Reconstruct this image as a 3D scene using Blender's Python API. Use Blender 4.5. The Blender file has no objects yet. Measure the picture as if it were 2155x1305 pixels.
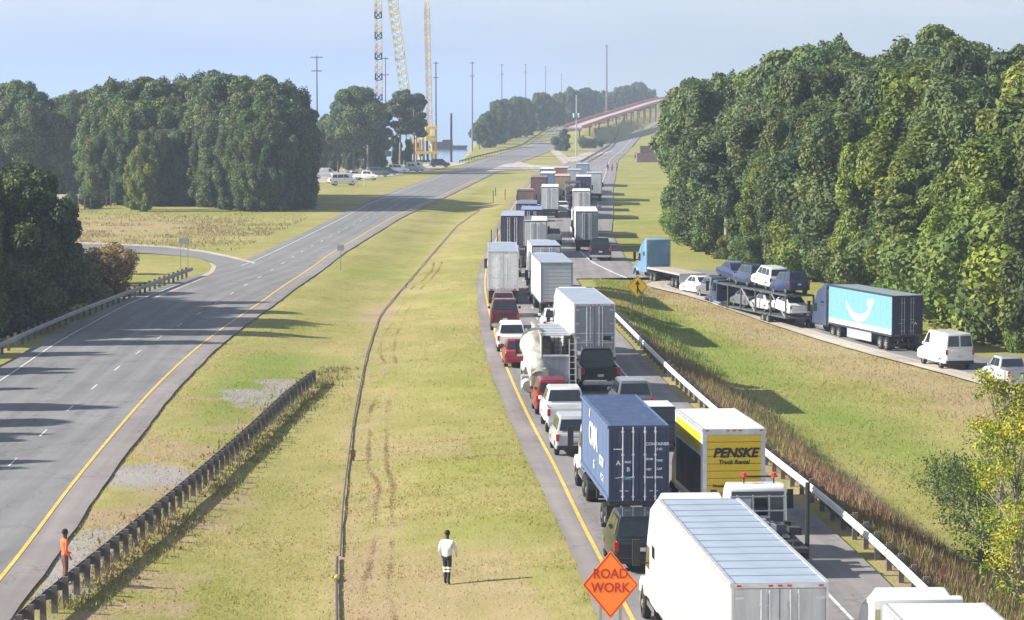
import bpy, bmesh, math, random
import numpy as np
from mathutils import Vector, Matrix
R = math.radians
S = bpy.context.scene
COL = S.collection

# ------------------------------------------------------------------ camera, light, sky, exposure
F_PX, CAM_H, CX, CY, YH = 6000.0, 17.6, 1077.5, 652.5, 212.0
TH = math.atan((CY - YH) / F_PX)
cam_d = bpy.data.cameras.new('camera'); cam = bpy.data.objects.new('camera', cam_d); COL.objects.link(cam)
cam_d.sensor_width = 36.0; cam_d.lens = F_PX / 2155.0 * 36.0
cam_d.clip_start = 1.0; cam_d.clip_end = 60000.0
cam.location = (0, 0, CAM_H); cam.rotation_euler = (math.pi / 2 - TH, 0, 0)
S.camera = cam

SUN_EL, SUN_AZ = R(30), math.atan2(1.0, 0.10)         # light travels towards (+x, +0.10 y)
w = bpy.data.worlds.new('World'); S.world = w; w.use_nodes = True
wn, wl = w.node_tree.nodes, w.node_tree.links
bgn = wn['Background']; bgn.inputs['Strength'].default_value = 0.058
sky = wn.new('ShaderNodeTexSky'); sky.sky_type = 'NISHITA'; sky.sun_disc = False
sky.sun_elevation = SUN_EL; sky.sun_rotation = R(270) - R(5.7)
sky.altitude = 20; sky.air_density = 1.0; sky.dust_density = 0.1; sky.ozone_density = 2.0
tc = wn.new('ShaderNodeTexCoord'); mp = wn.new('ShaderNodeMapping'); mp.inputs['Scale'].default_value = (3.0, 3.0, 14.0)
cn = wn.new('ShaderNodeTexNoise'); cn.inputs['Scale'].default_value = 2.2; cn.inputs['Detail'].default_value = 6; cn.inputs['Roughness'].default_value = .55
cr = wn.new('ShaderNodeMapRange'); cr.inputs['From Min'].default_value = .22; cr.inputs['From Max'].default_value = .66
cr.inputs['To Min'].default_value = 0.72; cr.inputs['To Max'].default_value = 0.95
cm = wn.new('ShaderNodeMixRGB'); sz0 = wn.new('ShaderNodeSeparateXYZ'); wl.new(tc.outputs['Generated'], sz0.inputs['Vector'])
hr = wn.new('ShaderNodeMapRange'); hr.inputs['From Min'].default_value = 0.0; hr.inputs['From Max'].default_value = .045; wl.new(sz0.outputs['Z'], hr.inputs['Value'])
hc_ = wn.new('ShaderNodeMixRGB'); hc_.inputs['Color1'].default_value = (2.7, 3.9, 6.2, 1); hc_.inputs['Color2'].default_value = (6.9, 7.6, 8.6, 1); wl.new(hr.outputs['Result'], hc_.inputs['Fac'])
mp2 = wn.new('ShaderNodeMapping'); mp2.inputs['Scale'].default_value = (9.0, 9.0, 60.0); c2 = wn.new('ShaderNodeTexNoise'); c2.inputs['Scale'].default_value = 1.3; c2.inputs['Detail'].default_value = 7; c2.inputs['Roughness'].default_value = .6
wl.new(tc.outputs['Generated'], mp2.inputs['Vector']); wl.new(mp2.outputs['Vector'], c2.inputs['Vector']); r2 = wn.new('ShaderNodeMapRange'); r2.inputs['From Min'].default_value = .45; r2.inputs['From Max'].default_value = .68; r2.inputs['To Max'].default_value = .75; wl.new(c2.outputs['Fac'], r2.inputs['Value'])
m2_ = wn.new('ShaderNodeMixRGB'); m2_.inputs['Color2'].default_value = (7.6, 7.7, 8.5, 1); wl.new(hc_.outputs['Color'], m2_.inputs['Color1']); f2 = wn.new('ShaderNodeMath'); f2.operation = 'MULTIPLY'; wl.new(r2.outputs['Result'], f2.inputs[0]); wl.new(hr.outputs['Result'], f2.inputs[1]); wl.new(f2.outputs[0], m2_.inputs['Fac']); wl.new(m2_.outputs['Color'], cm.inputs['Color2'])
wl.new(tc.outputs['Generated'], mp.inputs['Vector']); wl.new(mp.outputs['Vector'], cn.inputs['Vector'])
wl.new(cn.outputs['Fac'], cr.inputs['Value']); sz = wn.new('ShaderNodeSeparateXYZ'); wl.new(tc.outputs['Generated'], sz.inputs['Vector'])
el = wn.new('ShaderNodeMapRange'); el.interpolation_type = 'SMOOTHSTEP'; el.inputs['From Min'].default_value = .05; el.inputs['From Max'].default_value = .9; el.inputs['To Min'].default_value = 1; el.inputs['To Max'].default_value = .15
wl.new(sz.outputs['Z'], el.inputs['Value']); cf = wn.new('ShaderNodeMath'); cf.operation = 'MULTIPLY'; wl.new(cr.outputs['Result'], cf.inputs[0]); wl.new(el.outputs['Result'], cf.inputs[1])
wl.new(cf.outputs[0], cm.inputs['Fac'])
wl.new(sky.outputs['Color'], cm.inputs['Color1']); wl.new(cm.outputs['Color'], bgn.inputs['Color'])

sd = bpy.data.lights.new('sun', 'SUN'); sun = bpy.data.objects.new('sun', sd); COL.objects.link(sun)
sd.energy = 5.0; sd.angle = R(0.6); sd.color = (1.0, 0.94, 0.84)
ldir = Vector((math.cos(SUN_EL) * math.sin(SUN_AZ), math.cos(SUN_EL) * math.cos(SUN_AZ), -math.sin(SUN_EL)))
sun.rotation_euler = ldir.to_track_quat('-Z', 'Y').to_euler(); sun.location = (-60, 100, 60)
S.view_settings.view_transform = 'Standard'; S.view_settings.look = 'None'
S.view_settings.gamma = 1.0; S.view_settings.use_curve_mapping = False
S.view_settings.exposure = 0.98
try:
    S.cycles.volume_bounces = 1; S.cycles.max_bounces = 6; S.cycles.use_denoising = True
    S.cycles.volume_step_rate = 4.0
except Exception: pass

rng = np.random.default_rng(7); random.seed(7)

# ------------------------------------------------------------------ pixel -> place helpers, curves
FWD = np.array([0, math.cos(TH), -math.sin(TH)]); UPV = np.array([0, math.sin(TH), math.cos(TH)])
def ray(px, py):
    return FWD + UPV * (-(py - CY) / F_PX) + np.array([(px - CX) / F_PX, 0, 0])
def PZ(px, py, z=0.0):
    d = ray(px, py); t = (z - CAM_H) / d[2]; return np.array([d[0] * t, d[1] * t, z])
def P(px, py):
    z = 0.0
    for _ in range(25):
        p = PZ(px, py, z); z = 0.5 * z + 0.5 * float(height(p[0], p[1]))
    p = PZ(px, py, z); return (p[0], p[1], float(height(p[0], p[1])))
def XD(px, d): return (px - CX) * d / F_PX
def ZD(py, d): return CAM_H - (py - YH) * d / F_PX          # height seen at row py, distance d (good for small pitch)
YS = np.arange(40.0, 3600.0, 2.0)
def rise(y): return np.clip(.016 * (np.asarray(y, float) - 1100), 0, 16)
def PR(px, py):
    z = 0.0
    for _ in range(60): z = .7 * z + .3 * float(rise(PZ(px, py, z)[1]))
    return PZ(px, py, z)
def curve(pts, win=9, raw=False):
    """pts: picture points of a ground line (z=0) or raw (x,y) pairs -> x as a function of y"""
    if not raw: pts = [tuple(PR(px, py)[:2]) for px, py in pts]
    pts = sorted(pts, key=lambda p: p[1]); ys = [p[1] for p in pts]; xs = [p[0] for p in pts]
    y0s = (xs[1] - xs[0]) / (ys[1] - ys[0]); y1s = (xs[-1] - xs[-2]) / (ys[-1] - ys[-2])
    v = np.interp(YS, ys, xs)
    v = np.where(YS < ys[0], xs[0] + (YS - ys[0]) * y0s, v); v = np.where(YS > ys[-1], xs[-1] + (YS - ys[-1]) * y1s, v)
    for _ in range(2):
        k = np.ones(win) / win; v = np.convolve(np.pad(v, win // 2, mode='reflect', reflect_type='odd'), k, 'valid')
    return lambda y: np.interp(y, YS, v)
def sstep(a, b, x):
    t = np.clip((x - a) / (b - a), 0, 1); return t * t * (3 - 2 * t)

LY = curve([(0,1221),(51,1162),(97,1089),(167,1000),(243,908),(324,816),(410,735),(486,678),(540,643),(599,600),(641,574),(700,531),(830,455),(900,425),(1000,378),(1060,352),(1110,333),(1150,318),(1200,291),(1240,277)])
LW = curve([(-30.0,60),(-31.5,140),(-32.2,180),(-33.2,206),(-33.4,248),(-31.5,280),(-28.6,305),(-27.4,345),(-25.8,411),(-24.2,496),(-20.9,577),(-15,704),(-3.5,934),(3.5,1060),(14.5,1210),(25,1400),(35,1560)], raw=True)
MY = curve([(1267,1182),(1208,1070),(1164,969),(1132,919),(1107,867),(1078,803),(1051,737),(1030,661),(1019,600),(1024,560),(1034,530),(1052,485),(1070,450),(1096,412),(1128,378),(1160,356),(1205,337),(1246,318),(1290,300),(1346,283),(1392,253)])
MS = curve([(1225,1215),(1184,1114),(1144,1037),(1078,894),(1036,789),(1012,698),(1003,600),(1012,560),(1024,525),(1044,480),(1062,447),(1089,410),(1121,376),(1153,354),(1199,336),(1241,317),(1285,299),(1340,283),(1388,253)])
XG = curve([(14.9,60),(14.6,85),(14.3,98.5),(13.6,116),(12.1,136.6),(10.1,174.4),(8.15,225),(7.3,245),(6.8,290)], raw=True)
MR = curve([(14.7,60),(14.35,85),(14.0,98.5),(13.25,116),(11.75,136.6),(9.75,174.4),(7.8,225),(6.4,275),(6.3,300)], raw=True)     # right edge of the through lanes
def FD(y): return 1 - sstep(222, 296, y)
def coast(y): return -14 + np.maximum(0, y - 1150) * 0.03
def road_band(x, y):
    a = (x > LW(y) - 1.4) & (x < LY(y) + 1.6) & (y < 1560)
    b = (x > MS(y)) & (x < np.where(y < 282, MR(y) + .2, RRf(y)))
    c = (x > RLf(y)) & (x < RRf(y)) & (y > 150) & (y < 300)
    return a | b | c
def base_h(x, y):
    x = np.asarray(x, float); y = np.asarray(y, float)
    xl = LY(y) + 1.5; xr = MS(y); t = np.clip((x - xl) / np.maximum(xr - xl, 1), 0, 1)
    h = -0.5 * np.sin(math.pi * t) ** 2 * (1 - sstep(450, 620, y))
    h = h - 2.5 * FD(y) * sstep(0.4, 7.5, x - XG(y))
    h = h - 0.7 * sstep(2.5, 9, LW(y) - x) * (1 - sstep(180, 260, y))
    wsh = sstep(820, 850, y + 0.0 * x) * sstep(0, 6, coast(y) - x)
    bump = 4.5 * np.exp(-((x - (XD(1205, 1130) + (y - 1130) * .131)) / 12.0) ** 2) * sstep(1135, 1200, y) * sstep(0, 9, MS(y) - 2 - x)
    return h + (rise(y) + bump) * (1 - wsh) - 5.0 * wsh
_rl = _rr = None
def RLf(y): return _rl(y) if _rl else np.asarray(y) * 0 + 1e6
def RRf(y): return _rr(y) if _rr else np.asarray(y) * 0 + 1e6
height = base_h
rlp = [P(*p)[:2] for p in [(1226,590),(1292,590),(1345,598),(1440,620),(1530,650),(1620,682),(1700,708),(1800,737),(1900,764),(2070,810),(2155,838)]]
rlp = sorted([tuple(p) for p in rlp], key=lambda p: p[1])
_rl = curve(rlp, win=5, raw=True)
rrp = [(p[0] + 8.6 - 2.4 * min(1, max(0, (p[1] - 215) / 70)), p[1]) for p in rlp if p[1] < 275] + [(13.0,298),(12.7,317),(13.2,378),(15.8,444),(19.9,562),(31.5,845),(47,1110),(60,1300),(80,1520),(130,2000),(190,2600)]
_rr = curve(rrp, win=9, raw=True)
def height(x, y):
    h = base_h(x, y); return h
# value noise for ground colouring
_tab = rng.random((256, 256))
def vnoise(x, y, s):
    x = np.asarray(x, float) / s; y = np.asarray(y, float) / s
    xi = np.floor(x).astype(int); yi = np.floor(y).astype(int); fx = x - xi; fy = y - yi
    fx = fx * fx * (3 - 2 * fx); fy = fy * fy * (3 - 2 * fy)
    g = lambda a, b: _tab[a & 255, b & 255]
    return (g(xi, yi) * (1 - fx) + g(xi + 1, yi) * fx) * (1 - fy) + (g(xi, yi + 1) * (1 - fx) + g(xi + 1, yi + 1) * fx) * fy
def fbm(x, y, s): return .55 * vnoise(x, y, s) + .28 * vnoise(x + 31, y + 17, s / 2.3) + .17 * vnoise(x + 91, y + 57, s / 5.1)

PIPE = curve([(717,1305),(714,1180),(718,1100),(722,1030),(745,860),(772,730),(800,650),(880,560),(960,470),(1050,410),(1100,370)], win=5)
GR1 = curve([(655,790),(600,835),(520,915),(420,1010),(300,1115),(200,1200),(110,1275),(60,1320)], win=3)
def ground_mask(x, y):
    """r: straw, g: lush green, b: bare earth, from world position"""
    n = fbm(x, y, 14.0); n2 = fbm(x + 200, y - 80, 5.0); n3 = fbm(x - 70, y + 40, 2.0)
    r = .28 + .9 * (n - .45); g = .9 * (fbm(x + 500, y + 300, 11.0) - .56) + 0 * x; b = np.zeros_like(r)
    xp = PIPE(y); med = (x > LY(y) + 1.3) & (x < MS(y) + .2) & (y < 640)
    cen = np.exp(-((x - xp - 1.3) / 3.2) ** 2)
    r = np.where(med, r + .38 * cen + .25 * np.exp(-((x - xp - 8) / 4.5) ** 2) * (n2 > .42), r)
    b = np.where(med, b + .50 * np.exp(-((x - xp - .1) / .8) ** 2) * (.4 + n2) * 1.0, b)
    for off, wd, am in ((1.15, .17, .8), (1.95, .14, .55)):
        wob = .25 * np.sin(y * .11) + .4 * (vnoise(0 * x + 3, y, 7.0) - .5)
        b = np.where(med & (y < 215), np.maximum(b, am * np.exp(-((x - xp - off - wob) / wd) ** 2) * (.5 + .9 * n3)), b)
    # brown mown patch between the tracks and the shoulder
    b = np.where(med, b + .62 * sstep(.44, .62, n) * np.exp(-((y - 103) / 13) ** 2) * (x > xp) * (x < xp + 7), b)
    b = np.where(med, b + .5 * np.exp(-((y - 145 - .25 * (x - xp)) / 7) ** 2) * (x > xp + 1.5) * (x < MS(y) - 2.5) * (.35 + n2), b)
    b = np.where(med & (x < xp - 4), b + .5 * sstep(.50, .66, fbm(x + 9, y - 22, 7.)) * (y < 135), b)
    ed = MS(y) - x; r = np.where(med & (ed < 9), r - .18, r); g = np.where(med & (ed < 9) & (ed > 1), g + .10, g)
    b = np.where(med & (ed < .5), b + .3 * n3, b)
    # strip beside the left carriageway
    dl = x - LY(y) - 1.5
    r = np.where(med & (dl < 3), r + .12, r); b = np.where(med & (dl < 6) & (y < 170) & (dl > 0), b + .75 * sstep(.50, .60, n2), b)
    gp = np.exp(-((x - XD(520, 175)) / 3.0) ** 2 - ((y - 178) / 22) ** 2); g = g + 1.0 * gp
    # right of the guardrail: dry reeds, then grass, then brown verge under the ramp
    XGv, RLv = XG(y), RLf(y); t = (x - XGv) / np.maximum(RLv - XGv, 3)
    z = (t > 0) & (t < 1) & (y < 290)
    b = np.where(z, b + .75 * (1 - sstep(.16, .30, t + .12 * (n2 - .5))) * (1 - sstep(185, 222, y)), b)
    g = np.where(z, g + .55 * np.exp(-((t - .42 - .1 * (n - .5)) / .13) ** 2) * (n2 + .35) + .12 * (t > .25) * (t < .6), g)
    r = np.where(z, r + .30 * sstep(.5, .85, t), r); b = np.where(z, b + .70 * sstep(.60, .78, t + .22 * (n - .5)) * (.6 + .6 * n2), b)
    g = np.where((x > RRf(y)) & (y > 150), g + .25, g)
    # rough field left of the left road
    fld = (x < LW(y) - 3) & (y > 300) & (y < 520)
    b = np.where(fld, b + .8 * np.exp(-((y - 395) / 42) ** 2) * np.exp(-((x + 58) / 19) ** 2) * (.45 + n2), b)
    dk = np.exp(-((x - XD(785, 240)) / 1.6) ** 2 - ((y - 243) / 10) ** 2); b = b + .9 * dk
    gr = np.zeros_like(r)
    for cx, cy_, rx, ry in ((XD(540,172),172,3.0,7),(XD(600,180),180,2.4,5),(XD(270,133),133,2.6,6),(XD(345,134),134,2.0,5),(XD(150,110),112,2.2,7),(XD(110,106),104,2.4,6)):
        gr = np.maximum(gr, .80 * np.exp(-(((x - cx) / rx) ** 2 + ((y - cy_) / ry) ** 2) ** 1.5) * (.35 + 1.2 * n3))
    gr = np.where(med | ((x > MR(y) - .3) & (x < XG(y) + .3) & (n2 > .6)), gr, 0)
    return np.clip(np.stack([r, g, b, gr], -1), 0, 1)

# ------------------------------------------------------------------ materials
MATS = {}
def lin(c):
    if isinstance(c, str):
        c = c.lstrip('#'); v = [int(c[i:i + 2], 16) / 255 for i in (0, 2, 4)]
        return tuple(x / 12.92 if x <= .04045 else ((x + .055) / 1.055) ** 2.4 for x in v)
    return c
def mat(name, color=(.5, .5, .5), rough=.5, metal=0.0, var=.12, scale=3.0, bump=0.0, bscale=20.0, coat=0.0, emit=None, estr=0, spec=.5, streak=0):
    if name in MATS: return MATS[name]
    m = bpy.data.materials.new(name); m.use_nodes = True; n, l = m.node_tree.nodes, m.node_tree.links
    b = n['Principled BSDF']; c = lin(color)
    b.inputs['Roughness'].default_value = rough; b.inputs['Metallic'].default_value = metal
    b.inputs['Coat Weight'].default_value = coat; b.inputs['Specular IOR Level'].default_value = spec
    t = n.new('ShaderNodeTexCoord'); no = n.new('ShaderNodeTexNoise'); no.inputs['Scale'].default_value = scale; no.inputs['Detail'].default_value = 5
    if streak:
        mpp = n.new('ShaderNodeMapping'); mpp.inputs['Scale'].default_value = (streak, streak, .35); l.new(t.outputs['Object'], mpp.inputs['Vector']); l.new(mpp.outputs['Vector'], no.inputs['Vector'])
    else: l.new(t.outputs['Object'], no.inputs['Vector'])
    mr = n.new('ShaderNodeMapRange'); mr.inputs['From Min'].default_value = .3; mr.inputs['From Max'].default_value = .72
    l.new(no.outputs['Fac'], mr.inputs['Value'])
    mx = n.new('ShaderNodeMixRGB'); mx.inputs['Color1'].default_value = (*[x * (1 - var) for x in c], 1); mx.inputs['Color2'].default_value = (*[min(1, x * (1 + var * .6)) for x in c], 1)
    l.new(mr.outputs['Result'], mx.inputs['Fac']); l.new(mx.outputs['Color'], b.inputs['Base Color'])
    if bump:
        n2 = n.new('ShaderNodeTexNoise'); n2.inputs['Scale'].default_value = bscale; n2.inputs['Detail'].default_value = 4; l.new(t.outputs['Object'], n2.inputs['Vector'])
        bp = n.new('ShaderNodeBump'); bp.inputs['Strength'].default_value = bump; bp.inputs['Distance'].default_value = .03
        l.new(n2.outputs['Fac'], bp.inputs['Height']); l.new(bp.outputs['Normal'], b.inputs['Normal'])
    if emit: b.inputs['Emission Color'].default_value = (*lin(emit), 1); b.inputs['Emission Strength'].default_value = estr
    MATS[name] = m; return m

def ground_material():
    m = bpy.data.materials.new('grass_ground'); m.use_nodes = True; n, l = m.node_tree.nodes, m.node_tree.links
    b = n['Principled BSDF']; b.inputs['Roughness'].default_value = .95; b.inputs['Specular IOR Level'].default_value = .1
    at = n.new('ShaderNodeAttribute'); at.attribute_name = 'cover'; sp = n.new('ShaderNodeSeparateColor'); l.new(at.outputs['Color'], sp.inputs['Color'])
    tc = n.new('ShaderNodeNewGeometry')
    def noise(sc, det, rough=.6, stretch=None):
        t = n.new('ShaderNodeTexNoise'); t.inputs['Scale'].default_value = sc; t.inputs['Detail'].default_value = det; t.inputs['Roughness'].default_value = rough
        if stretch:
            mp = n.new('ShaderNodeMapping'); mp.inputs['Scale'].default_value = stretch; l.new(tc.outputs['Position'], mp.inputs['Vector']); l.new(mp.outputs['Vector'], t.inputs['Vector'])
        else: l.new(tc.outputs['Position'], t.inputs['Vector'])
        return t.outputs['Fac']
    def math_(op, a, bb, c=None):
        q = n.new('ShaderNodeMath'); q.operation = op
        for i, v in enumerate((a, bb, c)):
            if v is None: continue
            if isinstance(v, (int, float)): q.inputs[i].default_value = v
            else: l.new(v, q.inputs[i])
        return q.outputs[0]
    def mix(f, a, c):
        q = n.new('ShaderNodeMixRGB')
        if isinstance(f, (int, float)): q.inputs['Fac'].default_value = f
        else: l.new(f, q.inputs['Fac'])
        for k, v in (('Color1', a), ('Color2', c)):
            if isinstance(v, tuple): q.inputs[k].default_value = (*v, 1)
            else: l.new(v, q.inputs[k])
        return q.outputs['Color']
    def rampf(v, a, c):
        q = n.new('ShaderNodeMapRange'); q.inputs['From Min'].default_value = a; q.inputs['From Max'].default_value = c; l.new(v, q.inputs['Value']); return q.outputs['Result']
    fine = noise(5.5, 6, .75, (1, .45, 1)); mid = noise(.9, 6, .65, (1, .5, 1)); big = noise(.09, 4)
    jit = math_('ADD', math_('MULTIPLY_ADD', mid, .9, -.45), math_('MULTIPLY_ADD', fine, .9, -.45))
    straw = math_('ADD', sp.outputs[0], math_('MULTIPLY', jit, .8))
    lush = math_('ADD', sp.outputs[1], math_('MULTIPLY', jit, .6))
    bare = math_('ADD', sp.outputs[2], math_('MULTIPLY', math_('MULTIPLY', jit, 1.4), math_('MULTIPLY_ADD', sp.outputs[2], .8, .2)))
    far = noise(.28, 5, .7, (.8, .35, 1)); straw = math_('ADD', straw, math_('MULTIPLY_ADD', far, 1.1, -.5))
    c = mix(rampf(straw, 0.05, .95), G_GREEN, G_STRAW)
    c = mix(rampf(lush, .1, .8), c, G_LUSH)
    c = mix(rampf(bare, .12, .9), c, G_BARE)
    c = mix(rampf(fine, .60, .80), c, G_DARK)
    c = mix(rampf(math_('ADD', at.outputs['Alpha'], math_('MULTIPLY', jit, .5)), .35, .6), c, (.34, .31, .30))
    hs = n.new('ShaderNodeHueSaturation'); l.new(c, hs.inputs['Color'])
    l.new(math_('ADD', .55, math_('MULTIPLY', math_('ADD', math_('ADD', mid, big), far), .30)), hs.inputs['Value'])
    l.new(hs.outputs['Color'], b.inputs['Base Color'])
    bp = n.new('ShaderNodeBump'); bp.inputs['Strength'].default_value = .55; bp.inputs['Distance'].default_value = .12
    l.new(math_('ADD', fine, mid), bp.inputs['Height']); l.new(bp.outputs['Normal'], b.inputs['Normal'])
    return m
G_GREEN, G_STRAW, G_LUSH, G_BARE, G_DARK = (.262, .265, .066), (.39, .325, .145), (.20, .265, .05), (.375, .285, .17), (.17, .15, .055)
M_GROUND = ground_material()

def asphalt(name, c, seam=0):
    m = bpy.data.materials.new(name); m.use_nodes = True; n, l = m.node_tree.nodes, m.node_tree.links
    b = n['Principled BSDF']; b.inputs['Roughness'].default_value = .9; b.inputs['Specular IOR Level'].default_value = .25
    g = n.new('ShaderNodeNewGeometry'); uv = n.new('ShaderNodeAttribute'); uv.attribute_name = 'lane'
    a = n.new('ShaderNodeTexNoise'); a.inputs['Scale'].default_value = .35; a.inputs['Detail'].default_value = 6; l.new(g.outputs['Position'], a.inputs['Vector'])
    mp = n.new('ShaderNodeMapping'); mp.inputs['Scale'].default_value = (1.2, .03, 1); l.new(uv.outputs['Vector'], mp.inputs['Vector'])
    s = n.new('ShaderNodeTexNoise'); s.inputs['Scale'].default_value = 1.6; s.inputs['Detail'].default_value = 3; l.new(mp.outputs['Vector'], s.inputs['Vector'])
    f = n.new('ShaderNodeTexNoise'); f.inputs['Scale'].default_value = 9; f.inputs['Detail'].default_value = 3; l.new(g.outputs['Position'], f.inputs['Vector'])
    def mth(op, x, y, z=None):
        q = n.new('ShaderNodeMath'); q.operation = op
        for i, v in enumerate((x, y, z)):
            if v is None: continue
            if isinstance(v, (int, float)): q.inputs[i].default_value = v
            else: l.new(v, q.inputs[i])
        return q.outputs[0]
    sx = n.new('ShaderNodeSeparateXYZ'); l.new(uv.outputs['Vector'], sx.inputs['Vector'])
    wp = mth('MULTIPLY', mth('SINE', mth('MULTIPLY', sx.outputs['X'], 3.396), 0), .055)
    vo = n.new('ShaderNodeTexVoronoi'); vo.feature = 'DISTANCE_TO_EDGE'; vo.inputs['Scale'].default_value = .16; mv = n.new('ShaderNodeMapping'); mv.inputs['Scale'].default_value = (1, .45, 1)
    nz = n.new('ShaderNodeTexNoise'); nz.inputs['Scale'].default_value = .8; l.new(g.outputs['Position'], nz.inputs['Vector']); va = n.new('ShaderNodeVectorMath'); va.operation = 'ADD'; vs_ = n.new('ShaderNodeVectorMath'); vs_.operation = 'SCALE'; vs_.inputs['Scale'].default_value = 2.5
    l.new(nz.outputs['Color'], vs_.inputs[0]); l.new(g.outputs['Position'], va.inputs[0]); l.new(vs_.outputs[0], va.inputs[1]); l.new(va.outputs[0], mv.inputs['Vector']); l.new(mv.outputs['Vector'], vo.inputs['Vector'])
    crk = n.new('ShaderNodeMapRange'); crk.inputs['From Max'].default_value = .016; crk.inputs['To Min'].default_value = -.20; crk.inputs['To Max'].default_value = 0; l.new(vo.outputs['Distance'], crk.inputs['Value'])
    pt = n.new('ShaderNodeTexVoronoi'); pt.inputs['Scale'].default_value = .11; l.new(mv.outputs['Vector'], pt.inputs['Vector']); sc = n.new('ShaderNodeSeparateColor'); l.new(pt.outputs['Color'], sc.inputs['Color'])
    wp = mth('ADD', mth('ADD', wp, crk.outputs['Result']), mth('MULTIPLY_ADD', sc.outputs[0], .12, -.06))
    v = mth('ADD', mth('ADD', wp, mth('MULTIPLY_ADD', a.outputs['Fac'], .35, .35)), mth('ADD', mth('MULTIPLY', s.outputs['Fac'], .42), mth('MULTIPLY', f.outputs['Fac'], .14)))
    mx = n.new('ShaderNodeMixRGB'); mx.blend_type = 'MULTIPLY'; mx.inputs['Fac'].default_value = 1; mx.inputs['Color1'].default_value = (*c, 1)
    l.new(v, mx.inputs['Color2']); l.new(mx.outputs['Color'], b.inputs['Base Color'])
    bp = n.new('ShaderNodeBump'); bp.inputs['Strength'].default_value = .25; bp.inputs['Distance'].default_value = .01; l.new(f.outputs['Fac'], bp.inputs['Height']); l.new(bp.outputs['Normal'], b.inputs['Normal'])
    return m
M_ROAD = asphalt('worn_asphalt', (.255, .25, .252)); M_ROADR = asphalt('warm_asphalt', (.30, .28, .278)); M_SHO = asphalt('shoulder_asphalt', (.30, .268, .262))
M_CONC = asphalt('pale_concrete', (.56, .49, .42)); M_RAMP = asphalt('ramp_asphalt', (.27, .268, .275))
M_WHITEP = mat('white_road_paint', (.62, .62, .62), .8, var=.35, scale=1.5); M_YEL = mat('yellow_road_paint', (.70, .47, .10), .8, var=.25, scale=1.5)

# ------------------------------------------------------------------ object helpers
def link(o, parent=None):
    COL.objects.link(o)
    if parent is not None: o.parent = parent
    return o
def tag(o, label=None, cat=None, group=None, kind=None):
    if label: o['label'] = label
    if cat: o['category'] = cat
    if group: o['group'] = group
    if kind: o['kind'] = kind
    return o
def empty(name, label, cat, loc=(0, 0, 0), rz=0.0, group=None):
    o = bpy.data.objects.new(name, None); o.empty_display_size = .3; link(o)
    o.location = loc; o.rotation_euler = (0, 0, rz); return tag(o, label, cat, group)
def mesh_np(name, v, f, mats=(), smooth=False, attrs=None, midx=None):
    """v (n,3), f (m,k) with k 3 or 4"""
    me = bpy.data.meshes.new(name); v = np.asarray(v, np.float32); f = np.asarray(f, np.int32); k = f.shape[1]
    me.vertices.add(len(v)); me.vertices.foreach_set('co', v.ravel())
    me.loops.add(f.size); me.loops.foreach_set('vertex_index', f.ravel())
    me.polygons.add(len(f)); me.polygons.foreach_set('loop_start', np.arange(0, f.size, k, dtype=np.int32))
    me.polygons.foreach_set('loop_total', np.full(len(f), k, np.int32))
    if smooth: me.polygons.foreach_set('use_smooth', np.ones(len(f), bool))
    if midx is not None: me.polygons.foreach_set('material_index', np.asarray(midx, np.int32))
    for an, av in (attrs or {}).items():
        a = me.color_attributes.new(an, 'FLOAT_COLOR', 'POINT'); av = np.asarray(av, np.float32)
        if av.shape[1] == 3: av = np.concatenate([av, np.ones((len(av), 1), np.float32)], 1)
        a.data.foreach_set('color', av.ravel())
    for m in mats: me.materials.append(m)
    me.update(calc_edges=True); return me
def obj(name, me, parent=None, loc=None): 
    o = bpy.data.objects.new(name, me); link(o, parent)
    if loc is not None: o.location = loc
    return o

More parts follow.
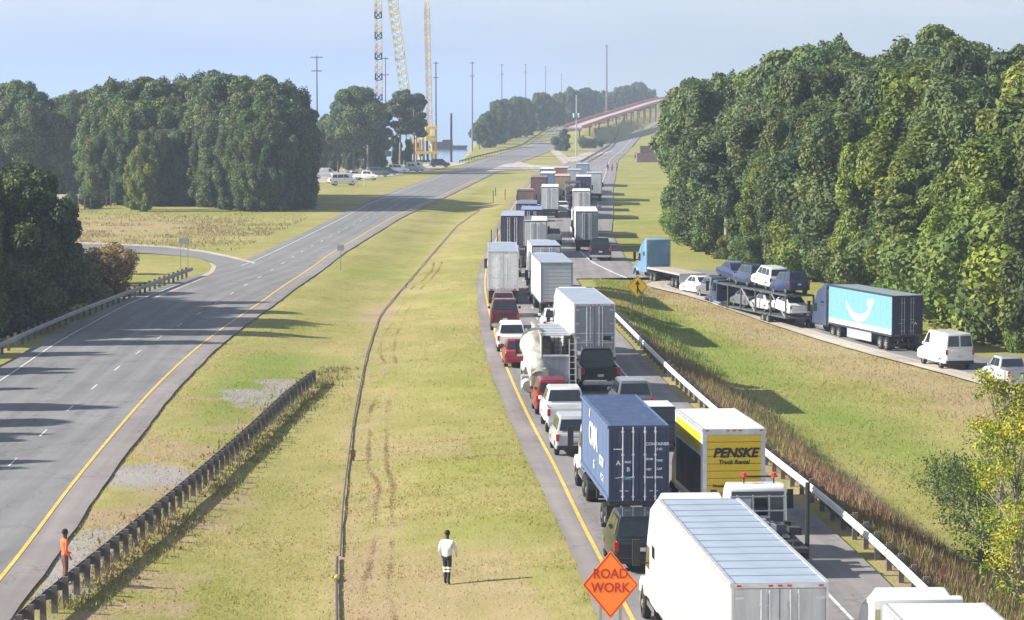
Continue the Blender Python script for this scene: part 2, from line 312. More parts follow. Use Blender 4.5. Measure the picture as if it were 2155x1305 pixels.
class MB:
    def __init__(s): s.v, s.f, s.m = [], [], []; s.mats = []
    def mi(s, m):
        if m not in s.mats: s.mats.append(m)
        return s.mats.index(m)
    def add(s, vs, fs, m):
        b = len(s.v); s.v += [tuple(p) for p in vs]; i = s.mi(m)
        for f in fs: s.f.append(tuple(b + k for k in f)); s.m.append(i)
        return s
    def box(s, x0, x1, y0, y1, z0, z1, m, tx=0, ty0=0, ty1=0):
        """tx: top inset in x, ty0/ty1: top inset at the low/high y end"""
        vs = [(x0,y0,z0),(x1,y0,z0),(x1,y1,z0),(x0,y1,z0),(x0+tx,y0+ty0,z1),(x1-tx,y0+ty0,z1),(x1-tx,y1-ty1,z1),(x0+tx,y1-ty1,z1)]
        return s.add(vs, [(0,3,2,1),(4,5,6,7),(0,1,5,4),(1,2,6,5),(2,3,7,6),(3,0,4,7)], m)
    def prism(s, prof, x0, x1, m, inset=0.0, iz=None):
        """side profile in (y,z), extruded from x0 to x1; inset narrows points above iz"""
        n = len(prof); a = []; 
        for x, sg in ((x0, 1), (x1, -1)):
            for (y, z) in prof: a.append((x + sg * (inset if (iz is not None and z > iz) else 0), y, z))
        fs = [tuple(range(n - 1, -1, -1)), tuple(range(n, 2 * n))] + [(i, (i + 1) % n, n + (i + 1) % n, n + i) for i in range(n)]
        return s.add(a, fs, m)
    def plate(s, prof, y0, y1, m):
        """outline in (x,z), extruded in y"""
        n = len(prof); a = [(x, y0, z) for x, z in prof] + [(x, y1, z) for x, z in prof]
        fs = [tuple(range(n)), tuple(range(2 * n - 1, n - 1, -1))] + [(i, n + i, n + (i + 1) % n, (i + 1) % n) for i in range(n)]
        return s.add(a, fs, m)
    def tube(s, p, q, r, m, n=8, r2=None, caps=True):
        p, q = Vector(p), Vector(q); d = (q - p).normalized(); u = d.orthogonal().normalized(); w_ = d.cross(u)
        r2 = r if r2 is None else r2; a = []
        for c, rr in ((p, r), (q, r2)):
            for k in range(n):
                t = 2 * math.pi * k / n; a.append(c + u * math.cos(t) * rr + w_ * math.sin(t) * rr)
        fs = [(k, (k + 1) % n, n + (k + 1) % n, n + k) for k in range(n)]
        if caps: fs += [tuple(range(n - 1, -1, -1)), tuple(range(n, 2 * n))]
        return s.add(a, fs, m)
    def bar(s, p, q, w_, m): return s.tube(p, q, w_, m, n=4)
    def build(s, name, parent=None, loc=None, bevel=0.0, smooth=False, seg=1):
        me = bpy.data.meshes.new(name); me.from_pydata(s.v, [], s.f)
        for m in s.mats: me.materials.append(m)
        me.polygons.foreach_set('material_index', s.m)
        bm = bmesh.new(); bm.from_mesh(me)
        bmesh.ops.recalc_face_normals(bm, faces=bm.faces)
        if bevel:
            es = [e for e in bm.edges if len(e.link_faces) == 2 and e.calc_face_angle(0) > R(25)]
            bmesh.ops.bevel(bm, geom=es, offset=bevel, segments=seg, affect='EDGES', clamp_overlap=True, profile=.6)
        bm.to_mesh(me); bm.free()
        if smooth or bevel:
            me.polygons.foreach_set('use_smooth', [True] * len(me.polygons))
            try: me.set_sharp_from_angle(angle=R(32))
            except Exception: pass
        me.update(); return obj(name, me, parent, loc)

# ------------------------------------------------------------------ ground, water
def axis(segs):
    out = []
    for a, b, st in segs: out += list(np.arange(a, b, st))
    return np.array(out + [segs[-1][1]])
gx = np.concatenate([-np.geomspace(20000, 160, 22), axis([(-150, -50, 4), (-50, 55, .6), (55, 150, 4), (150, 160, 5)]), np.geomspace(175, 20000, 22)])
gy = np.concatenate([axis([(30, 84, 6), (84, 310, .9), (310, 700, 3), (700, 1000, 8), (1000, 1600, 25)]), np.geomspace(1650, 22000, 26)])
GX, GY = np.meshgrid(gx, gy); GZ = height(GX, GY)
und = .10 * (fbm(GX, GY, 6.0) - .5) * (GY < 600); rb = road_band(GX, GY)
GZ = np.where(rb, GZ - .07, GZ + und - .05)
gm = ground_mask(GX.ravel(), GY.ravel()); nx, ny = len(gx), len(gy)
ii = (np.arange(ny - 1)[:, None] * nx + np.arange(nx - 1)[None, :]).ravel()
gf = np.stack([ii, ii + 1, ii + nx + 1, ii + nx], 1)
ground = obj('ground', mesh_np('ground', np.stack([GX.ravel(), GY.ravel(), GZ.ravel()], 1), gf, [M_GROUND], True, {'cover': gm})); tag(ground, kind='structure')

mw = bpy.data.materials.new('lake_water'); mw.use_nodes = True; b = mw.node_tree.nodes['Principled BSDF']
b.inputs['Base Color'].default_value = (.13, .30, .46, 1); b.inputs['Roughness'].default_value = .12
nt = mw.node_tree; g_ = nt.nodes.new('ShaderNodeNewGeometry'); no_ = nt.nodes.new('ShaderNodeTexNoise'); no_.inputs['Scale'].default_value = .5; no_.inputs['Detail'].default_value = 5
bp_ = nt.nodes.new('ShaderNodeBump'); bp_.inputs['Strength'].default_value = .35; bp_.inputs['Distance'].default_value = .3
nt.links.new(g_.outputs['Position'], no_.inputs['Vector']); nt.links.new(no_.outputs['Fac'], bp_.inputs['Height']); nt.links.new(bp_.outputs['Normal'], b.inputs['Normal'])
water = obj('water', mesh_np('water', [(-20000, 800, -1.6), (19000, 800, -1.6), (19000, 21500, -1.6), (-20000, 21500, -1.6)], [(0, 1, 2, 3)], [mw])); tag(water, kind='structure')

# haze: one closed box of thin even air around everything
mh = bpy.data.materials.new('haze_air'); mh.use_nodes = True; nh = mh.node_tree
for q in list(nh.nodes):
    if q.type == 'BSDF_PRINCIPLED': nh.nodes.remove(q)
pv = nh.nodes.new('ShaderNodeVolumePrincipled'); pv.inputs['Color'].default_value = (.52, .62, .84, 1); pv.inputs['Density'].default_value = .00023; pv.inputs['Anisotropy'].default_value = .1
nh.links.new(pv.outputs['Volume'], [q for q in nh.nodes if q.type == 'OUTPUT_MATERIAL'][0].inputs['Volume'])
hz = MB().box(-21000, 21000, -300, 23000, -8.5, 105, mh).build('haze'); tag(hz, kind='stuff')

# ------------------------------------------------------------------ roads
def strip(name, y0, y1, lf, rf, zoff, m, step=3.0, cols=1, kind='structure', zf=None, z1=None):
    ys = np.arange(y0, y1 + .01, step); L, Rr = lf(ys), rf(ys)
    vs, at = [], []
    for j in range(cols + 1):
        t = j / cols; x = L * (1 - t) + Rr * t
        z = (height(x, ys) if zf is None else zf(x, ys)) + zoff
        vs.append(np.stack([x, ys, z], 1)); at.append(np.stack([x - L, ys, 0 * ys], 1))
    v = np.concatenate(vs); a = np.concatenate(at); n = len(ys); f = []
    for j in range(cols):
        i = np.arange(n - 1) + j * n; f.append(np.stack([i, i + n, i + n + 1, i + 1], 1))
    o = obj(name, mesh_np(name, v, np.concatenate(f), [m], False, {'lane': a})); return tag(o, kind=kind)
flat = lambda x, y: rise(y) + np.where(y > 1100, .12, 0)
wob = lambda y, s: .12 * (vnoise(0 * y + s, y, 1.7) - .5)
off = lambda fn, d: (lambda y: fn(y) + d)
strip('road', 60, 1560, off(LW, -1.3), lambda y: LY(y) + 1.45 + wob(y, 5), .02, M_ROAD, cols=4, zf=flat)
strip('shoulder', 60, 640, off(LY, .12), lambda y: LY(y) + 1.5 + wob(y, 5), .026, M_SHO, zf=flat)
strip('road', 60, 2600, MS, lambda y: np.where(y < 284, MR(y) + wob(y, 9), _rr(y)), .02, M_ROADR, cols=5, zf=flat)
strip('shoulder', 60, 640, lambda y: MS(y) - .03 + wob(y, 2), off(MY, -.14), .026, M_SHO, zf=flat)
strip('road_ramp', 150, 296, RLf, RRf, .05, M_RAMP, cols=8, step=1.5)
strip('shoulder', 150, 291, lambda y: RLf(y) - .1 + wob(y, 4), lambda y: RLf(y) + np.where(y > 280, np.maximum(.2, 1.9 - (y - 280) * .15), 1.9), .075, M_CONC, cols=2, step=1.5)
def line(name, y0, y1, fn, wd, m, zo=.034, zf=flat, step=2.0):
    return strip(name, y0, y1, off(fn, -wd / 2), off(fn, wd / 2), zo, m, step, zf=zf)
line('yellow_line', 60, 1500, LY, .17, M_YEL); line('yellow_line', 60, 1500, MY, .17, M_YEL)
line('white_line', 60, 276, LW, .14, M_WHITEP); line('white_line', 304, 1500, LW, .15, M_WHITEP)
for k in range(32):
    y0 = 100 + k * 12.2
    line('lane_dash', y0, y0 + 3.05, lambda y: LY(y) - 3.75, .12, M_WHITEP, step=3.05)
for k in range(70):
    y0 = 70 + k * 12.2
    line('lane_dash', y0, y0 + 3.05, lambda y: MY(y) + 3.75, .12, M_WHITEP, step=3.05)
line('white_line', 60, 246, lambda y: MY(y) + 7.45, .14, M_WHITEP)
rampline = curve([(1201,459),(1201,480),(1205,500),(1217,526),(1247,553),(1290,574),(1330,590)], win=3)
line('white_line', 283, 400, rampline, .28, M_WHITEP)
for k in range(14):
    y0 = 405 + k * 12.2; line('lane_dash', y0, y0 + 3.05, lambda y: MY(y) + 7.5, .15, M_WHITEP, step=3.05)
line('white_line', 330, 1500, lambda y: _rr(y) - 2.6, .16, M_WHITEP)
# side road joining from the left, lot by the lake
def slab(name, pts, m, z=.03, world=False):
    w3 = [(p[0], p[1], z) if world else tuple(PZ(p[0], p[1], z)) for p in pts]
    me = bpy.data.meshes.new(name); me.from_pydata(w3, [], [tuple(range(len(w3)))]); me.materials.append(m)
    a = me.color_attributes.new('lane', 'FLOAT_COLOR', 'POINT')
    for i, p in enumerate(w3): a.data[i].color = (p[0], p[1], 0, 1)
    return tag(obj(name, me), kind='structure')
slab('side_road', [(100,509),(190,511),(270,514),(350,518),(430,528),(480,538),(538,553),(520,580),(330,622),(371,606),(410,591),(440,577),(456,562),(444,551),(410,542),(330,534),(260,531),(100,526)], M_ROAD, .015)
slab('side_road_edge', [(100,508),(190,510),(270,513),(350,517),(430,527),(480,537),(538,552),(534,555),(478,541),(428,531),(350,521),(270,517),(100,512)], M_CONC, .036)
slab('shoulder', [(456,560),(450,573),(420,590),(378,607),(322,630),(318,627),(372,604),(412,587),(440,571),(446,560),(440,552)], M_CONC, .037)
slab('parking_lot', [(560,392),(660,386),(760,379),(880,363),(985,344),(985,340),(900,345),(800,352),(640,360),(540,366)], M_CONC, .03)
slab('median_crossing', [(1020,362),(1060,346),(1095,341),(1120,347),(1180,350),(1196,345),(1150,361),(1090,358)], M_CONC, .045)
slab('median_crossing', [(1158,317),(1172,314),(1202,337),(1186,346)], M_CONC, .05)
slab('median_crossing', [(1190,333),(1230,322),(1292,318),(1240,333),(1205,341)], M_CONC, .055)
slab('far_clearing', [(70,410),(215,403),(225,420),(60,432)], M_CONC, .03)
# ------------------------------------------------------------------ trees
def leaf_material(name, base, dark=.6):
    m = bpy.data.materials.new(name); m.use_nodes = True; n, l = m.node_tree.nodes, m.node_tree.links
    b = n['Principled BSDF']; b.inputs['Roughness'].default_value = .6; b.inputs['Specular IOR Level'].default_value = .25
    at = n.new('ShaderNodeAttribute'); at.attribute_name = 'tint'; oi = n.new('ShaderNodeObjectInfo')
    g = n.new('ShaderNodeNewGeometry'); no = n.new('ShaderNodeTexNoise'); no.inputs['Scale'].default_value = .22; no.inputs['Detail'].default_value = 3
    l.new(g.outputs['Position'], no.inputs['Vector'])
    mx = n.new('ShaderNodeMixRGB'); mx.blend_type = 'MULTIPLY'; mx.inputs['Fac'].default_value = 1
    l.new(at.outputs['Color'], mx.inputs['Color1']); l.new(oi.outputs['Color'], mx.inputs['Color2'])
    hs = n.new('ShaderNodeHueSaturation'); l.new(mx.outputs['Color'], hs.inputs['Color'])
    mr = n.new('ShaderNodeMapRange'); mr.inputs['From Min'].default_value = .3; mr.inputs['From Max'].default_value = .7; mr.inputs['To Min'].default_value = .475; mr.inputs['To Max'].default_value = .515
    l.new(no.outputs['Fac'], mr.inputs['Value']); l.new(mr.outputs['Result'], hs.inputs['Hue'])
    m2 = n.new('ShaderNodeMapRange'); m2.inputs['To Min'].default_value = .8; m2.inputs['To Max'].default_value = 1.25; l.new(oi.outputs['Random'], m2.inputs['Value']); l.new(m2.outputs['Result'], hs.inputs['Value'])
    l.new(hs.outputs['Color'], b.inputs['Base Color'])
    tr = n.new('ShaderNodeBsdfTranslucent'); l.new(hs.outputs['Color'], tr.inputs['Color'])
    ms = n.new('ShaderNodeMixShader'); ms.inputs['Fac'].default_value = .22
    out = [q for q in n if q.type == 'OUTPUT_MATERIAL'][0]
    l.new(b.outputs['BSDF'], ms.inputs[1]); l.new(tr.outputs['BSDF'], ms.inputs[2]); l.new(ms.outputs['Shader'], out.inputs['Surface'])
    return m
M_LEAF = leaf_material('foliage', None)
M_BARK = mat('bark', (.13, .095, .065), .9, var=.4, scale=2, bump=.6, bscale=6); M_BARKP = mat('pale_bark', (.34, .29, .24), .9, var=.4, scale=1.5, bump=.4)
def leaves(blobs, n, size, seed, tints, up=.25, fill=0.0):
    """blobs: (cx,cy,cz,rx,ry,rz); leaf sprays spread through the outer shell of every blob, uneven in density"""
    g = np.random.default_rng(seed); B = np.array(blobs); wgt = (B[:, 3] * B[:, 4] + B[:, 4] * B[:, 5] + B[:, 3] * B[:, 5]); wgt /= wgt.sum()
    k = g.choice(len(B), n, p=wgt); d = g.normal(size=(n, 3)); d /= np.linalg.norm(d, axis=1)[:, None]
    # sub-clumps: pull directions towards random clump directions
    cd = g.normal(size=(len(B), 22, 3)); cd /= np.linalg.norm(cd, axis=2)[:, :, None]; ci = g.integers(0, 22, n); c = cd[k, ci]
    d = np.where((g.random(n) < .4)[:, None], d, c + g.normal(size=(n, 3)) * .30); d /= np.linalg.norm(d, axis=1)[:, None]
    rad = .74 + .34 * g.random(n) + .08 * np.sin(ci * 2.1)
    if fill: rad = fill * g.random(n) ** .5
    p = B[k, :3] + d * B[k, 3:] * rad[:, None]
    nrm = d + g.normal(size=(n, 3)) * .55 + np.array([0, 0, up]); nrm /= np.linalg.norm(nrm, axis=1)[:, None]
    a = np.cross(nrm, g.normal(size=(n, 3))); a /= np.linalg.norm(a, axis=1)[:, None]; b = np.cross(nrm, a)
    s = size * (.55 + .9 * g.random(n))[:, None]; a *= s; b *= s * .62
    v = np.stack([p - a, p - b * .9 + a * .1, p + a, p + b], 1).reshape(-1, 3)
    f = np.arange(n * 4).reshape(n, 4)
    T = np.array(tints); bt = g.integers(0, len(T), len(B)); tcol = T[bt[k]] * (.80 + .45 * g.random(n))[:, None]
    cc = .82 + .36 * np.sin(ci * 1.7 + k) ** 2; tcol = tcol * cc[:, None]
    return v, f, np.repeat(tcol, 4, 0)
def icore(blobs, tints, sc=.80):
    v, f, t = [], [], []; bm = bmesh.new(); bmesh.ops.create_icosphere(bm, subdivisions=2, radius=1)
    bv = np.array([x.co[:] for x in bm.verts]); bf = np.array([[q.index for q in x.verts] for x in bm.faces]); bm.free(); n = 0
    for B in blobs:
        j = 1 + .12 * np.sin(bv[:, 0] * 7 + B[0]) * np.cos(bv[:, 2] * 6 + B[2])
        v.append(np.array(B[:3]) + bv * np.array(B[3:]) * sc * j[:, None]); f.append(bf + n); n += len(bv); t.append(np.tile(np.array(tints[0]) * .9, (len(bv), 1)))
    return np.concatenate(v), np.concatenate(f), np.concatenate(t)
def crown_mesh(name, blobs, n, size, seed, tints, core=.78, fill=0):
    v, f, t = leaves(blobs, n, size, seed, tints, fill=fill); f3 = np.concatenate([f[:, [0, 1, 2]], f[:, [0, 2, 3]]])
    if core:
        cv, cf, ct = icore(blobs, tints, core); f3 = np.concatenate([f3, cf + len(v)]); v = np.concatenate([v, cv]); t = np.concatenate([t, ct])
    return mesh_np(name, v, f3, [M_LEAF], False, {'tint': t})
def trunk_mesh(name, h, r, limbs, m, seed):
    g = random.Random(seed); b = MB(); p = Vector((0, 0, -.4)); rr = r; pts = []
    for k in range(5):
        q = Vector((g.uniform(-.25, .25) * k * .5, g.uniform(-.25, .25) * k * .5, h * (k + 1) / 5)); b.tube(p, q, rr, m, 8, rr * .8, caps=False); pts.append((p.copy(), q.copy(), rr)); p = q; rr *= .8
    for (z, ln, up) in limbs:
        a = g.uniform(0, 2 * math.pi); s = Vector((0, 0, z)); mid = s + Vector((math.cos(a) * ln * .5, math.sin(a) * ln * .5, ln * up * .4)); e = mid + Vector((math.cos(a + .4) * ln * .5, math.sin(a + .4) * ln * .5, ln * up * .7))
        b.tube(s, mid, r * .38, m, 6, r * .25, caps=False); b.tube(mid, e, r * .25, m, 5, r * .1)
    o = b.build(name, None, smooth=True); me = o.data; bpy.data.objects.remove(o); return me
def blobset(kind, seed):
    g = random.Random(seed); out = []
    if kind == 'oak':       # broad domed crown, reference height 20
        for k in range(46):
            a = g.uniform(0, 6.28); q = g.random() ** .5; z = g.uniform(7, 17.6); rmax = 5.6 * math.sqrt(max(.12, 1 - ((z - 10.5) / 8.6) ** 2))
            r = g.uniform(1.0, 2.1); out.append((math.cos(a) * q * rmax, math.sin(a) * q * rmax, z, r, r, r * .85))
        out.append((0, 0, 11, 4.4, 4.4, 5.8))
    elif kind == 'edge':    # foliage nearly to the ground, draped
        for k in range(62):
            a = g.uniform(0, 6.28); z = 1.2 + 17 * g.random() ** .85; rmax = 4.3 * math.sqrt(max(.16, 1 - ((z - 8) / 11.6) ** 2)); q = g.random() ** .4
            r = g.uniform(.75, 1.6); out.append((math.cos(a) * q * rmax, math.sin(a) * q * rmax, z, r, r, r * g.uniform(.9, 1.9)))
        out.append((0, 0, 8.5, 3.3, 3.3, 7.8))
    elif kind == 'pine':    # tall bare trunk, flat clumps
        for k in range(19):
            a = g.uniform(0, 6.28); z = g.uniform(9.5, 19.2); rmax = 4.0 * math.sqrt(max(.05, 1 - ((z - 13) / 6.6) ** 2)); q = .45 + .55 * g.random()
            r = g.uniform(1.0, 1.9); out.append((math.cos(a) * q * rmax, math.sin(a) * q * rmax, z, r, r, r * .6))
        out.append((0, 0, 18.9, 1.2, 1.2, 1.0))
    elif kind == 'shrub':   # reference height 4
        for k in range(9):
            a = g.uniform(0, 6.28); q = g.random() * 1.5; z = g.uniform(.5, 2.9); r = g.uniform(.55, 1.1); out.append((math.cos(a) * q, math.sin(a) * q, z, r, r, r))
    return out
TG = [(.102, .140, .044), (.138, .172, .046), (.082, .118, .042), (.118, .152, .050)]
TP = [(.085, .125, .050), (.105, .145, .052), (.070, .105, .048)]
PROTO = {}
for kd, nv, nl, sz, tn, hh in (('oak', 3, 32000, .25, TG, 20), ('edge', 4, 38000, .22, TG, 20), ('pine', 3, 15000, .24, TP, 20), ('shrub', 2, 6000, .10, TG, 4)):
    PROTO[kd] = []
    for i in range(nv):
        bs = blobset(kd, 11 * i + len(kd)); cme = crown_mesh(kd + '_crown', bs, nl, sz, 5 + i, tn, 0 if kd == 'pine' else .60)
        lim = [(random.Random(i + 3 * k).uniform(.35, .8) * hh, hh * .2, .6) for k in range(9)]
        tme = trunk_mesh(kd + '_trunk', hh * (.93 if kd == 'pine' else .7), .34 if hh == 20 else .07, lim, M_BARK if kd != 'pine' else M_BARKP, i)
        PROTO[kd].append((cme, tme, hh))
NT = 0
def tree(kind, x, y, h, label, group, width=1.0, col=(1, 1, 1), name=None, cat='tree', z=None, var=None):
    global NT; NT += 1; pr = PROTO[kind]; cme, tme, hh = pr[(NT * 7 + NT // 3) % len(pr)] if var is None else pr[var]
    zz = float(height(x, y)) - .1 if z is None else z
    r = empty(name or {'oak': 'broadleaf_tree', 'edge': 'woodland_tree', 'pine': 'pine_tree', 'shrub': 'shrub'}[kind], label, cat, (x, y, zz), random.uniform(0, 6.28), group)
    s = h / hh; r.scale = (s * width, s * width, s)
    c = obj('crown', cme, r); c.color = (*col, 1); obj('trunk' if kind != 'shrub' else 'stem', tme, r); return r

def jc(base, amt=.18): 
    k = 1 + random.uniform(-amt, amt); return (base[0] * k * (1 + random.uniform(-.1, .1)), base[1] * k, base[2] * k * (1 + random.uniform(-.1, .1)))
def interp_px(tab, px): return float(np.interp(px, [a for a, _ in tab], [b for _, b in tab]))
# right-hand forest ---------------------------------------------------------
SKY_R = [(1380,235),(1396,205),(1430,172),(1450,165),(1500,158),(1560,140),(1600,125),(1650,98),(1720,70),(1770,78),(1800,92),(1850,82),(1900,86),(1960,66),(2010,72),(2060,118),(2100,100),(2155,88),(2300,80)]
front = [P(*p)[:2] for p in [(1450,508),(1490,524),(1540,548),(1620,560),(1700,585),(1790,612),(1880,640),(1960,668),(2040,700),(2110,722),(2180,745),(2290,790)]]
fx = np.array([p[0] for p in front]); fy = np.array([p[1] for p in front])
seg = np.r_[0, np.cumsum(np.hypot(np.diff(fx), np.diff(fy)))]
anch = [(1395,'at its far end'),(1450,'behind the blue tractor unit'),(1540,'behind the car carrier'),(1640,'above the car carrier'),(1740,'behind the carrier tail'),(1840,'behind the blue trailer'),(1960,'behind the white van'),(2070,'right of the white van'),(2200,'at the right frame edge')]
def near_txt(px): return min(anch, key=lambda a: abs(a[0] - px))[1]
GREENS = [(1, 1, 1), (.88, 1.0, .92), (1.12, 1.12, .88), (1.2, 1.25, .78), (.84, .95, 1.05), (1.4, 1.42, .68)]
ctab = {}
def uniq(base):
    ctab[base] = ctab.get(base, 0) + 1; return base
total = seg[-1]; s = 0
while s < total + 25:
    x = float(np.interp(s, seg, fx)); y = float(np.interp(s, seg, fy))
    if s > total: x += (s - total) * .5; y -= (s - total) * .8
    for row in range(6):
        jx, jy = random.uniform(-1.6, 1.6), random.uniform(-2, 2)
        xx, yy = x + jx + row * 6.2 + 1.5, y + jy + row * 5.0
        px = CX + xx / yy * F_PX
        if px > 2420: continue
        ztop = ZD(interp_px(SKY_R, px), yy); z0 = float(height(xx, yy))
        frac = [random.uniform(.42, .72), random.uniform(.64, .88), random.uniform(.8, .95), random.uniform(.86, 1.0), random.uniform(.88, 1.02), random.uniform(.90, 1.03)][row]
        hgt = (ztop - z0) * frac
        if s < 32: frac = min(1.0, frac + .28 * (1 - s / 40))
        kd = 'edge' if row < 2 and random.random() < .75 or random.random() < .25 else ('oak' if random.random() < .6 else 'pine')
        nm = {'edge': 'leafy tree', 'oak': 'round tree', 'pine': 'pine'}[kd]
        ci = random.choice([0, 0, 1, 2, 3, 4] + ([5, 3] if row < 2 and px > 1750 else []))
        if row < 2 and px > 1900: ci = random.choice([2, 3, 5, 5, 0])
        rowt = ['front edge', 'second row', 'third row', 'back rows', 'back rows', 'back rows'][row]
        shade = ['mid green', 'dark green', 'light green', 'bright green', 'bluish green', 'yellow green'][ci]
        tree(kd, xx, yy, hgt * 1.03, f'{shade} {nm}, {rowt} right wood, {near_txt(px)}', 'trees of the right-hand wood', width=random.uniform(.75, 1.15) if row else random.uniform(.85, 1.3), col=jc(GREENS[ci]))
    s += 5.4
for i, (px, py, h_, c) in enumerate([(1440,515,4.5,3),(1490,528,3.5,5),(1530,545,3,3),(1410,495,4,3),(1660,575,6,5),(1700,590,5,3),(1755,608,5.5,0),(1845,632,7,1),(1920,655,8,5),(1990,680,9,3),(2050,700,10,5),(2120,722,12,3),(2155,735,11,5),(1580,560,4,2)]):
    x, y, z = P(px, py); tree('shrub', x, y, h_, f'{["low","tall","dense","loose","wide"][i % 5]} {["mid green","","","yellow green","","lime green"][c] or "green"} shrub at right wood edge, {near_txt(px)}', 'shrubs along the right wood', width=1.15, col=jc(GREENS[c]), cat='shrub')

for k in range(16):
    px = 1452 + (k % 8) * 10 + random.uniform(-3, 3); yy = 385 + (k // 8) * 34 + random.uniform(-8, 14); xx = XD(px, yy); zt = ZD(interp_px(SKY_R, px), yy)
    tree(random.choice(['oak', 'pine', 'edge']), xx, yy, zt * random.uniform(.93, 1.02), 'tall tree at the far left corner of the right wood', 'trees of the right-hand wood', width=random.uniform(.75, .95), col=jc(GREENS[random.choice([0, 1, 4])]))
for k in range(24):
    px = 1455 + k * 13 + random.uniform(-4, 4); fyb = float(np.interp(px, [1432, 1540, 1700, 1880], [505, 548, 585, 640])); yy = 120600 / (fyb - 212) + 24 + (k % 3) * 11; xx = XD(px, yy); zt = ZD(interp_px(SKY_R, px), yy)
    tree(random.choice(['oak', 'oak', 'pine']), xx, yy, (zt - float(height(xx, yy))) * random.uniform(.90, 1.0), 'tall crown closing the left slope of the right wood', 'trees of the right-hand wood', width=random.uniform(.8, 1.05), col=jc(GREENS[random.choice([0, 1, 4, 2])], .1))
# left wood ------------------------------------------------------------------
SKY_L = [(-200,200),(0,200),(40,160),(75,190),(120,205),(150,185),(200,190),(240,172),(300,160),(350,146),(400,160),(440,150),(480,140),(540,140),(580,142),(610,165),(640,235),(665,300)]
base_l = [(215,428),(270,432),(330,432),(390,430),(450,436),(510,442),(570,445),(625,442),(655,425)]
for i, (px, py) in enumerate([(150,440),(190,438)] ): 
    x, y, z = P(px, py); tree('shrub', x, y, 3, f'dark low bush in the gap left of the left wood, number {"one two".split()[i]} from the edge'.replace('number one from the edge', 'outer one').replace('number two from the edge', 'inner one'), 'bushes in the gap', width=1.4, col=(.6, .7, .7), cat='shrub')
for row in range(6):
    for k in range(34):
        px = 205 + k * 14 + random.uniform(-6, 6) if row < 2 else -60 + k * 21 + random.uniform(-8, 8)
        if px > 628: continue
        yb = interp_px([(150,440)] + base_l, px); y = 105600 / (yb - 212) + row * 9 + random.uniform(-3, 3)
        if row < 2 and k % 2: continue
        if row >= 2 and px < 215: y += 60
        if k % 3 == 1 and row > 3: continue
        x = XD(px, y); zt = ZD(interp_px(SKY_L, px), y); fr = [.62, .8, .92, .98, 1, 1][row] * random.uniform(.9, 1.02)
        hgt = zt * fr
        if hgt < 5: continue
        kd = 'edge' if row < 2 else random.choice(['oak', 'pine', 'edge', 'oak'])
        nm = {'edge': 'leafy tree', 'oak': 'round tree', 'pine': 'pine'}[kd]
        pos = 'left half' if px < 330 else ('middle' if px < 480 else 'right half')
        c = random.choice([0, 1, 4, 4, 1, 0] + ([2] if 250 < px < 360 else []))
        tree(kd, x, y, hgt, f'{["mid","dark","light","","bluish"][c] or "mid"} green {nm}, {pos} of left wood, {["at its foot","second row","middle rows","back rows","back rows","rearmost row"][row]}', 'trees of the left-hand wood', width=random.uniform(.85, 1.1), col=jc(GREENS[c], .12))
for px, py, h_ in ((300,400,11),(285,375,9)):
    y = 455 if h_ == 11 else 462; x = XD(px, y); tree('edge', x, y, h_, 'yellowing small tree on the front of the left wood, ' + ('the taller' if h_ == 11 else 'the shorter') + ' of the two', 'yellowing trees', col=(1.35, 1.3, .8), width=.9)
# dark trees at the far left that shade the left carriageway, most of them outside the frame
lt = [(-37.5,222,12.5),(-41,214,15.0),(-44,226,16.5),(-40,236,13),(-46,205,15),(-42.5,246,12.5),(-48,240,15),(-50,220,17),(-46,196,11),(-45.5,184,11),(-46.5,172,10.5),(-46.5,161,14),(-44,153,12.5),(-45,146.5,12.5),(-42.5,135.5,12),(-41,124,9),(-43,113,10),(-41,104,8),(-52,232,17),(-54,210,16),(-55,250,15),(-49,258,12),(-60,270,15),(-58,238,17)]
for i, (x, y, h_) in enumerate(lt):
    px = CX + x / y * F_PX; vis = px > -60
    tree('edge' if i % 3 else 'oak', x, y, h_, ('dark tree of the far left clump' if vis else 'unseen tree shading the left road, ' + str(['first','second','third','fourth','fifth','sixth','seventh','eighth','ninth','tenth','eleventh','twelfth','thirteenth','fourteenth','fifteenth','sixteenth','seventeenth','eighteenth','nineteenth','twentieth','next','other','last','farther','back','rear','end'][i]) + ' outside the frame'), 'dark trees beside the left road', width=random.uniform(.8, 1.05), col=jc((.7, .72, .72), .1))
for i, (px, py, h_, c) in enumerate([(235,600,4.2,(2.6,1.35,1.6)),(205,625,4.6,(2.4,1.2,1.5)),(160,640,5,(1.6,1.0,1.2)),(130,655,5.5,(.9,.8,.9)),(60,690,6,(.6,.6,.7)),(100,672,6,(.6,.6,.7)),(258,580,2.8,(2.4,1.5,1.4)),(20,708,6,(.55,.55,.65))]):
    y = 105600 / (py - 212) + 3; x = XD(px, y); tree('shrub', x, y, h_, f'{["reddish brown bush","purplish brown bush","brown green bush","dark bush","very dark bush","dark round bush","small rust coloured bush","black green bush"][i]} behind the left guardrail {["by its far end","next to its far end","halfway along it","left of its middle","near its near end","near the frame edge","at its very end","at the frame edge"][i]}', 'bushes behind the left guardrail', width=1.2, col=c, cat='shrub')
